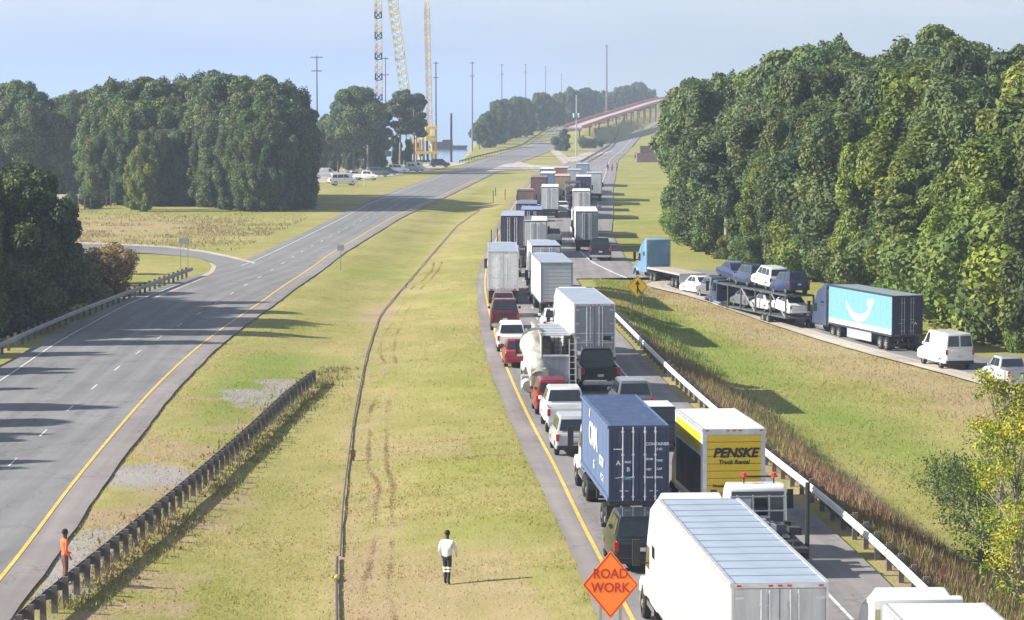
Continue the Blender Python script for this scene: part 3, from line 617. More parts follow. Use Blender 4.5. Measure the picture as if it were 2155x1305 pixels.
# lakeside trees
lk = [('oak',745,690,168,1.05),('oak',712,700,215,.95),('pine',775,705,185,1.0),('oak',780,715,205,.9),('edge',700,712,262,1.0),('edge',735,720,270,1.0),('edge',800,705,280,.9),('edge',768,730,240,.9),('pine',842,725,190,1.05),('pine',872,730,198,1.0),('pine',855,745,186,.9),('edge',835,740,275,.8),('edge',670,690,268,.8),('oak',690,735,238,.8),('pine',725,735,200,.9),('edge',860,742,290,.7)]
for i, (kd, px, y, yt, wd) in enumerate(lk):
    tree(kd, XD(px, y), y, ZD(yt, y), f'{["tallest round tree","spreading tree","pale trunked pine","round dark tree","bushy tree","broad low tree","thin tree","slender tree","tall pine","tall leaning pine","rear pine","low bush tree","small tree","wide tree","thin pine","short tree"][i]} on the lake shore {["behind the parked trucks","left of the lattice booms","between the lattice booms","in front of the yellow machine"][min(3, int((px - 660) / 55))]}', 'trees on the lake shore', width=wd, col=jc((.95, 1.05, 1.05), .1))
# causeway trees beyond the left road
SKY_C = [(1005,262),(1020,240),(1045,212),(1075,200),(1110,205),(1140,190),(1170,198),(1200,180),(1235,184),(1260,192),(1290,184),(1320,172),(1350,172),(1370,185),(1382,210)]
for k in range(46):
    px = 1008 + k * 8.2 + random.uniform(-3, 3); y = 1040 + (px - 1008) * 2.3 + random.uniform(-20, 30); x = XD(px, y)
    z0 = float(height(x, y)) - .4; zt = ZD(interp_px(SKY_C, px) * 1.0 + random.uniform(-3, 9), y)
    kd = random.choice(['oak', 'edge', 'edge', 'edge'])
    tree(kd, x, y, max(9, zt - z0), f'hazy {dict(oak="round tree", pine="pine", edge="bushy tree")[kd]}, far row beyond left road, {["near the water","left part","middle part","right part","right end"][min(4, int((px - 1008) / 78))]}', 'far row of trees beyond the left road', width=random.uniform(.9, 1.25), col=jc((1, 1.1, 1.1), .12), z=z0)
for px, y, h_ in ((1188,1000,8),(1178,1010,6),(1225,1050,5),(1240,1065,4),(1250,1070,4),(1262,1080,3.5)):
    tree('edge' if h_ > 6 else 'shrub', XD(px, y), y, h_, f'small dark tree between the two roads, {"by the utility pole" if px < 1200 else "right of the utility pole"}', 'small trees between the roads', width=1.1, col=(.7, .8, .8))
# rough plants close to the camera, bottom right
def sapling(x, y, h, label, cols, n=2600, seed=1, spread=1.7):
    g = random.Random(seed); bl = []
    for k in range(44): 
        z = h * g.uniform(.12, .97); a = g.uniform(0, 6.28); q = spread * g.random() * (1.2 - z / h * .6); r = g.uniform(.25, .75); bl.append((math.cos(a) * q, math.sin(a) * q, z, r, r, r * .8))
    me = crown_mesh('sapling_crown', bl, n, .07, seed, cols, 0, 1.25)
    t = MB(); p = Vector((0, 0, -.3)); q = Vector((.15, 0, h * .5)); t.tube(p, q, .11, M_BARKP, 6, .08); t.tube(q, (g.uniform(-.3, .3), .1, h * .97), .08, M_BARKP, 6, .02)
    for b_ in bl: t.tube((.1, 0, max(.3, b_[2] * .6)), (b_[0], b_[1], b_[2]), .03, M_BARKP, 4, .01)
    r = empty('sapling', label, 'tree', (x, y, float(height(x, y)) - .1), 0, 'rough growth beside the right guardrail')
    o = obj('crown', me, r); o.color = (1, 1, 1, 1); t.build('trunk', r); return r
YG = [(.36, .38, .03), (.24, .32, .03), (.14, .22, .03), (.42, .38, .03)]; DG = [(.09, .15, .03), (.12, .19, .03), (.07, .11, .03)]
sap = [(2112,131,8.0,'tall sapling with bright yellow green leaves at the right frame edge',YG,7500,3,2.2),(2140,120,7.0,'pale trunked sapling with yellowing leaves at the right frame edge, lower one',YG,4200,4,2.0),(2040,133,3.4,'thin grey branched sapling with few green leaves',DG,1700,6,1.5),(2010,141,2.6,'small green bush sapling left of the yellow sapling',DG,1500,8,1.4),(2070,122,3.0,'dense green bush under the yellow sapling',DG,1500,9,1.7),(2150,110,4.0,'leafy bush at the lower right frame edge',YG,1500,12,1.6),(2085,141,3.6,'green bush behind the yellow sapling',DG,1400,13,1.6),(1975,146,1.9,'lowest bush at the left of the rough growth',DG,900,14,1.1)]
for px, y, h_, lb, cc, n, sdd, sp in sap: sapling(XD(px, y), y, h_, lb, cc, n, sdd, sp)
# grass blades -----------------------------------------------------------------
M_BLADE = leaf_material('grass_blades', None); [setattr(q.inputs['Fac'], 'default_value', .5) for q in M_BLADE.node_tree.nodes if q.type == 'MIX_SHADER']
def turf_colour(X, Y):
    k = ground_mask(X, Y); c = np.array(G_GREEN)[None] * np.ones((len(X), 1)); mixc = lambda c, d, f: c * (1 - f[:, None]) + np.array(d) * f[:, None]
    c = mixc(c, G_STRAW, np.clip(k[:, 0] + rng.normal(size=len(X)) * .2, 0, 1)); c = mixc(c, G_LUSH, np.clip((k[:, 1] - .1) * 1.3, 0, 1)); c = mixc(c, G_BARE, np.clip((k[:, 2] - .1) * 1.1, 0, 1)); return c * (.85 + .4 * rng.random(len(X)))[:, None]
def blades(name, X, Y, hmin, hmax, wd, attrs=True, m=None, colr=None, upn=0):
    n = len(X); Z = height(X, Y) - .06; g = rng
    a = g.random(n) * 6.283; h_ = hmin + (hmax - hmin) * g.random(n) ** 1.5; w_ = wd * (.6 + .8 * g.random(n))
    lx, ly = (g.random(n) - .5) * h_ * .7, (g.random(n) - .5) * h_ * .7
    p0 = np.stack([X - np.cos(a) * w_, Y - np.sin(a) * w_, Z], 1); p1 = np.stack([X + np.cos(a) * w_, Y + np.sin(a) * w_, Z], 1); p2 = np.stack([X + lx, Y + ly, Z + h_], 1)
    v = np.stack([p0, p1, p2], 1).reshape(-1, 3); f = np.arange(3 * n).reshape(n, 3)
    cov = np.repeat(ground_mask(X, Y), 3, 0) if colr is None else np.repeat(colr, 3, 0)
    me_ = mesh_np(name, v, f, [m or M_GROUND], bool(upn), {'cover': cov, 'tint': cov})
    if upn:
        nn = rng.normal(size=(n, 3)) * upn; nn[:, 2] = 1; nn /= np.linalg.norm(nn, axis=1)[:, None]; me_.normals_split_custom_set_from_vertices(np.repeat(nn, 3, 0).astype(np.float32))
    o = obj(name, me_); return tag(o, kind='stuff')
n = 200000; Y = 86 + 240 * rng.random(n) ** 1.5; t = rng.random(n); X = (LY(Y) + 1.55) * (1 - t) + (MS(Y) + .05) * t
cl = vnoise(X, Y, .9) * vnoise(X + 50, Y, 4.); k = rng.random(n) < (.12 + 1.1 * cl) * (1 - sstep(190, 320, Y)); X, Y = X[k], Y[k]
blades('grass', X, Y, .03, .12, .035, m=M_BLADE, colr=turf_colour(X, Y) * 1.15)
n = 90000; Y = 92 + 190 * rng.random(n) ** 1.3; t = rng.random(n); X = (XG(Y) + 1.0) * (1 - t) + (RLf(Y) - .3) * t
k = X < 45; X, Y = X[k], Y[k]; blades('grass', X, Y, .04, .20, .04, m=M_BLADE, colr=turf_colour(X, Y) * 1.15)
# dry reeds on the bank behind the guardrail
n = 70000; Y = 88 + 175 * rng.random(n) ** 1.25; q = rng.random(n) ** 1.3; X = XG(Y) + .6 + 4.6 * q * (.6 + .9 * fbm(Y * 1.0, Y * 0, 9.)); k = rng.random(n) < (.1 + 1.3 * vnoise(X, Y, 1.7)) * (1 - sstep(165, 215, Y)); X, Y = X[k], Y[k]
pal = np.array([(.30, .17, .11), (.36, .24, .15), (.24, .13, .09), (.20, .18, .07), (.30, .27, .10)]); ci = (fbm(X + 40, Y, 8.) * 7 + rng.random(len(X)) * 1.8).astype(int) % 5
blades('dry_reeds', X, Y, .2, .85, .035, m=M_LEAF, colr=pal[ci])
n = 9000; Y = 150 + 100 * rng.random(n); X = XG(Y) + 2 + 5 * rng.random(n); k = vnoise(X, Y, 3.) > .5; X, Y = X[k], Y[k]
blades('green_weeds', X, Y, .12, .55, .04, m=M_LEAF, colr=np.tile([.15, .24, .05], (len(X), 1)))
# fringe under the left guardrail
n = 14000; Y = 98 + 95 * rng.random(n); X = GR1(Y) + .5 + rng.normal(size=n) * .7; k = rng.random(n) < 1.3 * vnoise(X, Y, 1.3); X, Y = X[k], Y[k]
blades('guardrail_weeds', X, Y, .06, .28, .05, m=M_LEAF, colr=np.array([(.22, .22, .07), (.26, .20, .11)])[(rng.random(len(X)) < .4).astype(int)])

# rough field weeds beyond the side road
n = 26000; Y = 335 + 125 * rng.random(n); X = XD(160, Y) + (LW(Y) - 5 - XD(160, Y)) * rng.random(n); k = rng.random(n) < sstep(.4, .62, fbm(X, Y, 7.)) * np.exp(-((Y - 395) / 45) ** 2) + .04; X, Y = X[k], Y[k]
blades('field_weeds', X, Y, .08, .38, .07, m=M_LEAF, colr=np.array([(.30, .22, .13), (.24, .22, .08), (.36, .27, .17)])[rng.integers(0, 3, len(X))])

# dry ruts beside the pipe, with dark matted grass
n = 30000; Y = 88 + 230 * rng.random(n) ** 1.6; q = rng.integers(0, 2, n); wobb = .25 * np.sin(Y * .11) + .5 * (vnoise(0 * Y + 3, Y, 7.0) - .5)
X = PIPE(Y) + np.where(q, 1.15, 2.0) + wobb * (.6 + .5 * q) + rng.normal(size=n) * .075; k = rng.random(n) < .25 + .7 * vnoise(X * 0 + 9 * q, Y, 5.2); X, Y = X[k], Y[k]
blades('matted_grass', X, Y, .015, .05, .045, m=M_BLADE, colr=np.array([(.36, .26, .15), (.40, .29, .17), (.30, .23, .11)])[rng.integers(0, 3, len(X))])
n = 9000; Y = 140 + 22 * rng.random(n); X = PIPE(Y) + 1.5 + 9.5 * rng.random(n); k = rng.random(n) < (np.abs((Y - 143 - .35 * (X - PIPE(Y))) % 8 - 4) < .45) * 1.2 * vnoise(X, Y, 1.2); X, Y = X[k], Y[k]
blades('matted_grass', X, Y, .02, .09, .05, m=M_BLADE, colr=np.array([(.28, .20, .11), (.32, .23, .13)])[rng.integers(0, 2, len(X))])
# ------------------------------------------------------------------ vehicle kit
M_TYRE = mat('tyre_rubber', (.022, .022, .024), .85); M_RIM = mat('rim_metal', (.55, .56, .58), .35, .7); M_DRIM = mat('dark_rim', (.12, .12, .13), .5, .5)
M_BLACK = mat('black_plastic', (.02, .02, .022), .55); M_CHAS = mat('chassis_steel', (.045, .045, .05), .7, var=.4); M_GLASS = mat('tinted_glass', (.018, .025, .032), .06, spec=.8)
M_RED = mat('red_lens', (.55, .02, .02), .25); M_WHLENS = mat('white_lens', (.8, .8, .8), .2); M_ALU = mat('aluminium', (.62, .63, .65), .42, .55, var=.2); M_CHROME = mat('chrome', (.8, .8, .82), .15, 1.0)
M_TW = mat('white_trailer_paint', (.78, .78, .77), .45, var=.16, scale=1.2, streak=2.5); M_TWD = mat('soiled_white_door', (.64, .65, .68), .5, var=.24, scale=1.5, streak=3)
M_TG = mat('grey_trailer_door', (.28, .30, .34), .5, var=.22, scale=1.5, streak=3); M_ROOF = mat('trailer_roof', (.34, .40, .49), .5, var=.16, scale=.9)
M_ROOFW = mat('cream_roof', (.78, .74, .64), .6, var=.15, scale=.8); M_NAVY = mat('navy_container', (.095, .145, .27), .55, var=.28, scale=1.2, streak=2); M_NAVYD = mat('navy_door', (.055, .07, .14), .55, var=.3, scale=1.2)
M_ROD = mat('lock_rod_steel', (.55, .57, .62), .5, .3); M_TAPE = mat('red_white_tape', (.55, .12, .10), .5); M_PLATE = mat('number_plate', (.65, .66, .68), .5)
M_WOOD = mat('deck_planks', (.42, .36, .30), .8, var=.3, scale=5); M_LETTER = mat('white_lettering', (.80, .80, .82), .6, var=.05); M_INK = mat('black_lettering', (.02, .018, .015), .6); M_SEAT = mat('amber_lens', (.8, .3, .03), .3)
_wc = {}
def wheel(par, x, y, r=.52, w_=.28, rim=None, z=None):
    rim = rim or M_RIM; k = (round(r, 2), round(w_, 2), rim.name)
    if k not in _wc:
        t = MB(); n = 20; pr = [(-w_/2, r*.62), (-w_/2, r*.93), (-w_/2+.05, r), (w_/2-.05, r), (w_/2, r*.93), (w_/2, r*.62)]
        vs = [(px_, math.cos(6.2832*i/n)*pr_, math.sin(6.2832*i/n)*pr_) for (px_, pr_) in pr for i in range(n)]
        t.add(vs, [(a*n+i, a*n+(i+1)%n, (a+1)*n+(i+1)%n, (a+1)*n+i) for a in range(5) for i in range(n)], M_TYRE)
        o = t.build('wheel', smooth=True); a = o.data; bpy.data.objects.remove(o)
        t = MB(); t.tube((-w_/2+.03, 0, 0), (w_/2-.03, 0, 0), r*.62, rim, 16); t.tube((-w_/2-.01, 0, 0), (w_/2+.01, 0, 0), r*.22, rim, 8)
        for q in range(6): an = q*1.0472; t.tube((-w_/2, math.cos(an)*r*.42, math.sin(an)*r*.42), (w_/2, math.cos(an)*r*.42, math.sin(an)*r*.42), r*.09, M_BLACK, 6)
        o = t.build('rim'); b_ = o.data; bpy.data.objects.remove(o); _wc[k] = (a, b_)
    a, b_ = _wc[k]; wo = obj('wheel', a, par, (x, y, r if z is None else z)); obj('rim', b_, wo); return wo
_tc = {}
def text(s, size, loc, rot, m, par=None, name='lettering', ext=.004, align='CENTER', shear=0.0, xs=1.0, bold=0.0):
    k = (s, size, m.name, shear, xs, bold, align)
    if k not in _tc:
        c = bpy.data.curves.new('t', 'FONT'); c.body = s; c.size = size; c.extrude = ext; c.align_x = align; c.align_y = 'CENTER'; c.shear = shear; c.offset = bold; c.resolution_u = 3
        o = bpy.data.objects.new('t', c); COL.objects.link(o); dg = bpy.context.evaluated_depsgraph_get(); me = bpy.data.meshes.new_from_object(o.evaluated_get(dg)); bpy.data.objects.remove(o)
        me.materials.clear(); me.materials.append(m)
        for v in me.vertices: v.co.x *= xs
        _tc[k] = me
    o = obj(name, _tc[k], par, loc); o.rotation_euler = rot; return o
REAR = (math.pi/2, 0, 0); LEFT = (math.pi/2, 0, -math.pi/2)
def tractor(r, y0, m, style='sleeper', roof_z=4.5, W=2.5, lod=0, roof_m=None, trim=None):
    """y0 = rear wall of the cab; parts are children of r"""
    h = W/2; sl = 2.0 if style == 'sleeper' else .1; f = MB(); trim = trim or m
    f.box(-.45, .45, y0-3.4, y0+sl+3.3, .72, 1.02, M_CHAS); f.box(-.75, .75, y0-2.6, y0-1.0, 1.02, 1.16, M_CHAS)
    for yy in (y0-2.7, y0-1.35): f.box(-1.15, 1.15, yy-.1, yy+.1, .42, .62, M_CHAS)
    f.box(-1.2, 1.2, y0-3.35, y0-2.0, 1.04, 1.1, M_BLACK); f.build('tractor_frame', r)
    if style == 'sleeper':
        zc = roof_z-.9; c = MB(); c.prism([(y0, .95), (y0+sl, .95), (y0+sl, zc+.25), (y0+.15, roof_z-.06), (y0, roof_z-.15)], -h, h, m); c.build('sleeper', r, bevel=.14, seg=2)
        c = MB(); c.prism([(y0+sl-.02, .95), (y0+sl+1.5, .95), (y0+sl+1.45, 1.9), (y0+sl+1.0, 2.95), (y0+sl+.2, zc+.2), (y0+sl-.02, zc+.3)], -h+.03, h-.03, m); c.build('cab', r, bevel=.1, seg=2)
        c = MB(); c.prism([(y0+.1, roof_z-.14), (y0+sl*.6, roof_z), (y0+sl+.6, roof_z-.6), (y0+sl+.95, zc-.05), (y0+.1, zc-.1)], -h+.12, h-.12, roof_m or m, .12, zc); c.build('roof_fairing', r, bevel=.16, seg=3)
        ws = MB(); ws.add([(-h+.14, y0+sl+1.44, 1.98), (h-.14, y0+sl+1.44, 1.98), (h-.2, y0+sl+1.01, 2.94), (-h+.2, y0+sl+1.01, 2.94)], [(0,1,2,3)], M_GLASS); ws.build('windshield', r, (0, .03, .01))
        if style == 'sleeper' and not lod:
            for s in (-1, 1):
                q = MB(); q.add([(s*(h+.012), y0+.55, 2.6), (s*(h+.012), y0+1.25, 2.6), (s*(h+.012), y0+1.25, 3.0), (s*(h+.012), y0+.55, 3.0)], [(0,1,2,3)], M_GLASS); q.build('sleeper_window', r)
            q = MB(); q.box(-h+.25, h-.25, y0-.012, y0+.02, 1.3, roof_z-.75, (m if m is not P_WHITE else mat('cab_back', (.5, .52, .56), .5))); q.build('back_panel', r)
        cy = y0+sl
    else:
        zc = roof_z; c = MB(); c.prism([(y0, 1.0), (y0+1.75, 1.0), (y0+1.7, 2.05), (y0+1.2, zc-.1), (y0+1.0, zc), (y0+.1, zc), (y0, zc-.1)], -h+.1, h-.1, m, .08, 2.2); c.build('cab', r, bevel=.12, seg=2)
        q = MB(); q.box(-.62, .62, y0-.015, y0+.02, 2.15, zc-.35, M_GLASS); q.build('rear_window', r)
        ws = MB(); ws.add([(-h+.3, y0+1.72, 2.1), (h-.3, y0+1.72, 2.1), (h-.4, y0+1.24, zc-.14), (-h+.4, y0+1.24, zc-.14)], [(0,1,2,3)], M_GLASS); ws.build('windshield', r, (0, .03, .01)); cy = y0
    for s in (-1, 1):
        hx = (h-.03 if style == 'sleeper' else h-.1)+.012; q = MB(); q.add([(s*hx, cy+.25, 2.0), (s*hx, cy+1.25, 2.0), (s*hx, cy+.9, 2.75), (s*hx, cy+.25, 2.75)], [(0,1,2,3)], M_GLASS); q.build('side_window', r)
        q = MB(); q.box(s*(h+.28)-.13, s*(h+.28)+.13, cy+1.35, cy+1.47, 1.95, 2.85, M_BLACK if m is not M_TW else M_TW); q.bar((s*(h-.05), cy+1.4, 2.75), (s*(h+.25), cy+1.4, 2.75), .03, M_BLACK); q.bar((s*(h-.05), cy+1.4, 2.05), (s*(h+.25), cy+1.4, 2.05), .03, M_BLACK); q.build('mirror', r)
        q = MB(); q.tube((s*(h-.32), cy-1.3, .85), (s*(h-.32), cy+.7, .85), .33, M_CHROME, 12); q.build('fuel_tank', r)
        q = MB(); q.box(s*(h-.30)-.14, s*(h-.30)+.14, cy+.35, cy+1.1, .62, .72, M_CHAS); q.build('step', r)
    hd = MB(); hd.prism([(cy+1.45, .75), (cy+1.45, 2.0), (cy+2.4, 1.9), (cy+3.1, 1.65), (cy+3.3, 1.0), (cy+3.3, .6)], -.95, .95, m, .16, 1.5); hd.build('hood', r, bevel=.1, seg=2)
    bmp = MB(); bmp.box(-h+.05, h-.05, cy+3.2, cy+3.4, .4, .85, M_CHROME if trim is m else trim); bmp.build('front_bumper', r, bevel=.04)
    for s in (-1, 1):
        fd = MB(); fd.prism([(cy+1.5, .9), (cy+1.6, 1.25), (cy+2.0, 1.42), (cy+2.7, 1.42), (cy+3.1, 1.2), (cy+3.2, .8), (cy+2.95, .8), (cy+2.75, 1.15), (cy+1.95, 1.15), (cy+1.75, .9)], min(s*.75, s*(h-.02)), max(s*.75, s*(h-.02)), m); fd.build('fender', r, bevel=.05)
        wheel(r, s*(h-.17), cy+2.35, .52, .28)
        for yy in (y0-2.7, y0-1.35): wheel(r, s*(h-.30), yy, .52, .52)
        if not lod: st = MB(); st.tube((s*(h-.12), y0-.25, 1.1), (s*(h-.12), y0-.25, roof_z-.35), .075, M_CHROME, 8); st.build('exhaust_stack', r)
m_color = {}
def paint(name, c, rough=.3, coat=.5):
    m_color[name] = lin(c); return mat(name, c, rough, 0, .06, 1.5, coat=coat)
def trailer(r, L=16.0, top=4.6, floor=1.35, W=2.6, side=None, roof=None, door=None, lod=0, style='swing', ribs=0, skirt=None, frame=None, front=None, bands=None, roofpan=0):
    side, roof, door = side or M_TW, roof or M_ROOF, door or M_TWD; frame = frame or M_ALU; h = W/2; sm = front or side
    for s, nm in ((-1, 'side_wall'), (1, 'side_wall')):
        b = MB(); b.box(s*h-.02, s*h+.02, .06, L, floor, top-.06, side)
        if not lod:
            b.box(s*h-.03-(.012 if s < 0 else 0), s*h+.03+(.012 if s > 0 else 0), .0, L, floor-.16, floor, frame); b.box(s*h-.035, s*h+.035, .0, L, top-.13, top-.03, frame)
            k = 1.22; y = k
            while y < L-.3: b.box(s*h-.026, s*h+.026, y-.02, y+.02, floor, top-.13, side); y += k
        if ribs:
            y = .25
            while y < L-.2: b.box(s*h-.05, s*h+.05, y, y+.13, floor+.16, top-.14, side); y += .27
        b.build(nm, r)
    if roofpan:
        k = L/roofpan; pm = None
        for i in range(roofpan):
            if pm is None:
                b = MB(); b.box(-h+.06, h-.06, .012, k-.012, -.03, .012, roof); b.box(-h+.06, h-.06, k-.05, k-.012, .012, .03, roof); pm = b.build('roof_panel', r, (0, 0, top-.02)); pm = pm.data
            else: obj('roof_panel', pm, r, (0, i*k, top-.02+random.uniform(-.004, .004)))
        b = MB()
        for s in (-1, 1): b.box(s*(h-.03)-.05, s*(h-.03)+.05, 0, L, top-.07, top+.02, frame)
        b.build('roof_rail', r)
    else:
        b = MB(); b.box(-h+.005, h-.005, .0, L, top-.045, top-.005, roof)
        if not lod:
            for s in (-1, 1): b.box(s*(h-.03)-.035, s*(h-.03)+.035, 0, L, top-.03, top+.015, frame)
            y = 1.0
            while y < L-.4: b.box(-h+.08, h-.08, y-.025, y+.025, top-.01, top+.004, roof); y += 1.2
        b.build('roof', r)
    b = MB(); b.box(-h+.02, h-.02, L-.05, L, floor-.1, top-.06, sm); b.build('front_wall', r)
    b = MB(); b.box(-h+.03, h-.03, .02, L, floor-.14, floor, M_CHAS); b.box(-.5, -.35, .2, L-.3, .95, floor-.14, M_CHAS); b.box(.35, .5, .2, L-.3, .95, floor-.14, M_CHAS); b.build('floor_frame', r)
    if style == 'roll':
        df = MB(); df.box(-h, -h+.17, -.02, .06, floor-.1, top-.03, frame); df.box(h-.17, h, -.02, .06, floor-.1, top-.03, frame); df.box(-h+.17, h-.17, -.02, .06, top-.25, top-.03, frame); df.build('door_frame', r)
        n = 10; z0, z1 = floor, top-.25; st = (z1-z0)/n; pm = None
        for i in range(n):
            b = MB(); b.box(-h+.17, h-.17, .0, .03, .01, st-.01, door); b.build('door_panel', r, (0, .005, z0+i*st))
    else:
        if not lod: df = MB(); df.box(-h, -h+.07, -.03, .06, floor-.15, top-.02, frame); df.box(h-.07, h, -.03, .06, floor-.15, top-.02, frame); df.box(-h+.07, h-.07, -.03, .06, top-.14, top-.02, frame); df.box(-h+.07, h-.07, -.03, .06, floor-.15, floor, frame); df.build('door_frame', r)
        for s in (-1, 1):
            b = MB(); x0, x1 = (-h+.08, -.012) if s < 0 else (.012, h-.08); b.box(x0, x1, -.005, .035, floor+.01, top-.16, door)
            if style == 'container':
                for q in range(4): xx = x0+.1+q*(x1-x0-.2)/4; b.box(xx+.03, xx+.2, -.03, -.005, floor+.12, top-.28, door)
            d = b.build('door', r)
            if lod < 2:
                for q in ((.28, .5) if style != 'container' else (.16, .70)):
                    xx = s*(q*1.0) if style != 'container' else s*(.14+q*.8); rb = MB(); rb.tube((xx, -.05, floor+.02), (xx, -.05, top-.18), .024 if not lod else .03, M_ROD, 6)
                    for zz in (floor+.3, floor+1.2, top-.6): rb.box(xx-.06, xx+.06, -.055, -.006, zz-.03, zz+.03, M_ROD)
                    if not lod: rb.bar((xx, -.08, floor+.95), (xx+s*.35, -.08, floor+.90), .018, M_ROD)
                    rb.build('lock_rod', d)
                if not lod:
                    for zz in np.linspace(floor+.25, top-.4, 4): q = MB(); q.box(s*(h-.2)-.12, s*(h-.2)+.12, -.03, -.006, zz-.045, zz+.045, frame); q.build('hinge', d)
    if lod < 2:
        for i, xx in enumerate((-1.1, -.25, 0, .25, 1.1)): q = MB(); q.box(xx-.06, xx+.06, -.045, -.03, top-.1, top-.05, M_RED); q.build('marker_light', r)
        q = MB(); q.box(-1.1, 1.1, -.02, .08, .52, .64, M_CHAS); q.box(-.8, -.7, -.02, .08, .64, floor-.14, M_CHAS); q.box(.7, .8, -.02, .08, .64, floor-.14, M_CHAS); q.build('underride_guard', r)
        for s in (-1, 1): q = MB(); q.box(s*1.0-.14, s*1.0+.14, -.04, -.01, floor-.13, floor-.03, M_RED); q.build('tail_light', r)
        if not lod:
            for i in range(8): q = MB(); xx = -1.1+i*.29; q.box(xx, xx+.16, -.042, -.031, floor-.02, floor+.02, M_TAPE); q.build('reflector', r)
    for s in (-1, 1):
        for yy in (1.5, 2.8): wheel(r, s*(h-.31), yy, .52, .54)
        q = MB(); q.box(s*(h-.55), s*(h-.05), .72, .75, .25, floor-.14, M_BLACK); q.build('mud_flap', r)
        if L > 9: q = MB(); q.box(s*.85-.07, s*.85+.07, L-3.4, L-3.25, .35, floor-.14, M_CHAS); q.build('landing_leg', r)
        if skirt: q = MB(); q.box(s*h-.015, s*h+.015, 4.4, L-4.2, .45, floor-.17, skirt); q.build('side_skirt', r)
    q = MB()
    for yy in (1.5, 2.8): q.box(-1.1, 1.1, yy-.08, yy+.08, .42, .6, M_CHAS)
    q.build('axle', r)
def yaw_at(fn, y): return -math.atan2(float(fn(y+6)-fn(y-6)), 12.0)
def semi(name, label, px, d, yaw=None, group='vehicles queued on the highway', tm=None, tstyle='sleeper', troof=None, x=None, z=0.03, cat='truck', trac=True, **kw):
    r = empty(name, label, cat, (XD(px, d) if x is None else x, d, z), yaw_at(MY, d) if yaw is None else yaw, group)
    L = kw.get('L', 16.0); trailer(r, **kw)
    if trac: tractor(r, L+.85, tm or P_WHITE, tstyle, troof or (kw.get('top', 4.6)-.05), lod=kw.get('lod', 0))
    return r
P_WHITE = paint('white_paint', (.80, .80, .80)); P_RED = paint('red_paint', (.26, .012, .02)); P_DRED = paint('dark_red_paint', (.10, .012, .02)); P_BLK = paint('black_paint', (.015, .016, .02)); P_NAVY = paint('navy_paint', (.02, .035, .10))
P_SILV = paint('silver_paint', (.42, .44, .47)); P_GREY = paint('grey_paint', (.13, .14, .16)); P_LBLUE = paint('sky_blue_paint', (.14, .29, .46)); P_BLUE = paint('blue_paint', (.05, .12, .38)); P_DBLUE = paint('slate_blue_paint', (.03, .05, .11))
PROF = {
 'sedan': dict(L=4.8, W=1.84, body=[(0,.38),(.02,.80),(.08,1.02),(.95,1.08),(3.35,1.04),(4.45,.82),(4.78,.66),(4.8,.36),(4.5,.24),(.3,.24)], cab=(.75, 3.75, 1.75, 2.95, 1.03, 1.58), r=.34),
 'suv': dict(L=4.8, W=1.95, body=[(0,.5),(.02,1.0),(.06,1.2),(3.5,1.20),(4.4,1.06),(4.76,.85),(4.8,.42),(4.5,.30),(.3,.34)], cab=(.06, 3.85, .42, 2.95, 1.18, 1.95), r=.38),
 'van': dict(L=5.6, W=2.02, body=[(0,.55),(.0,1.2),(.03,1.38),(4.2,1.38),(5.2,1.12),(5.55,.95),(5.6,.45),(5.3,.36),(.3,.36)], cab=(.03, 4.75, .16, 3.75, 1.36, 2.35), r=.38),
 'pickup': dict(L=5.8, W=2.02, body=None, cab=(1.95, 4.7, 2.2, 3.85, 1.28, 2.05), r=.41),
}
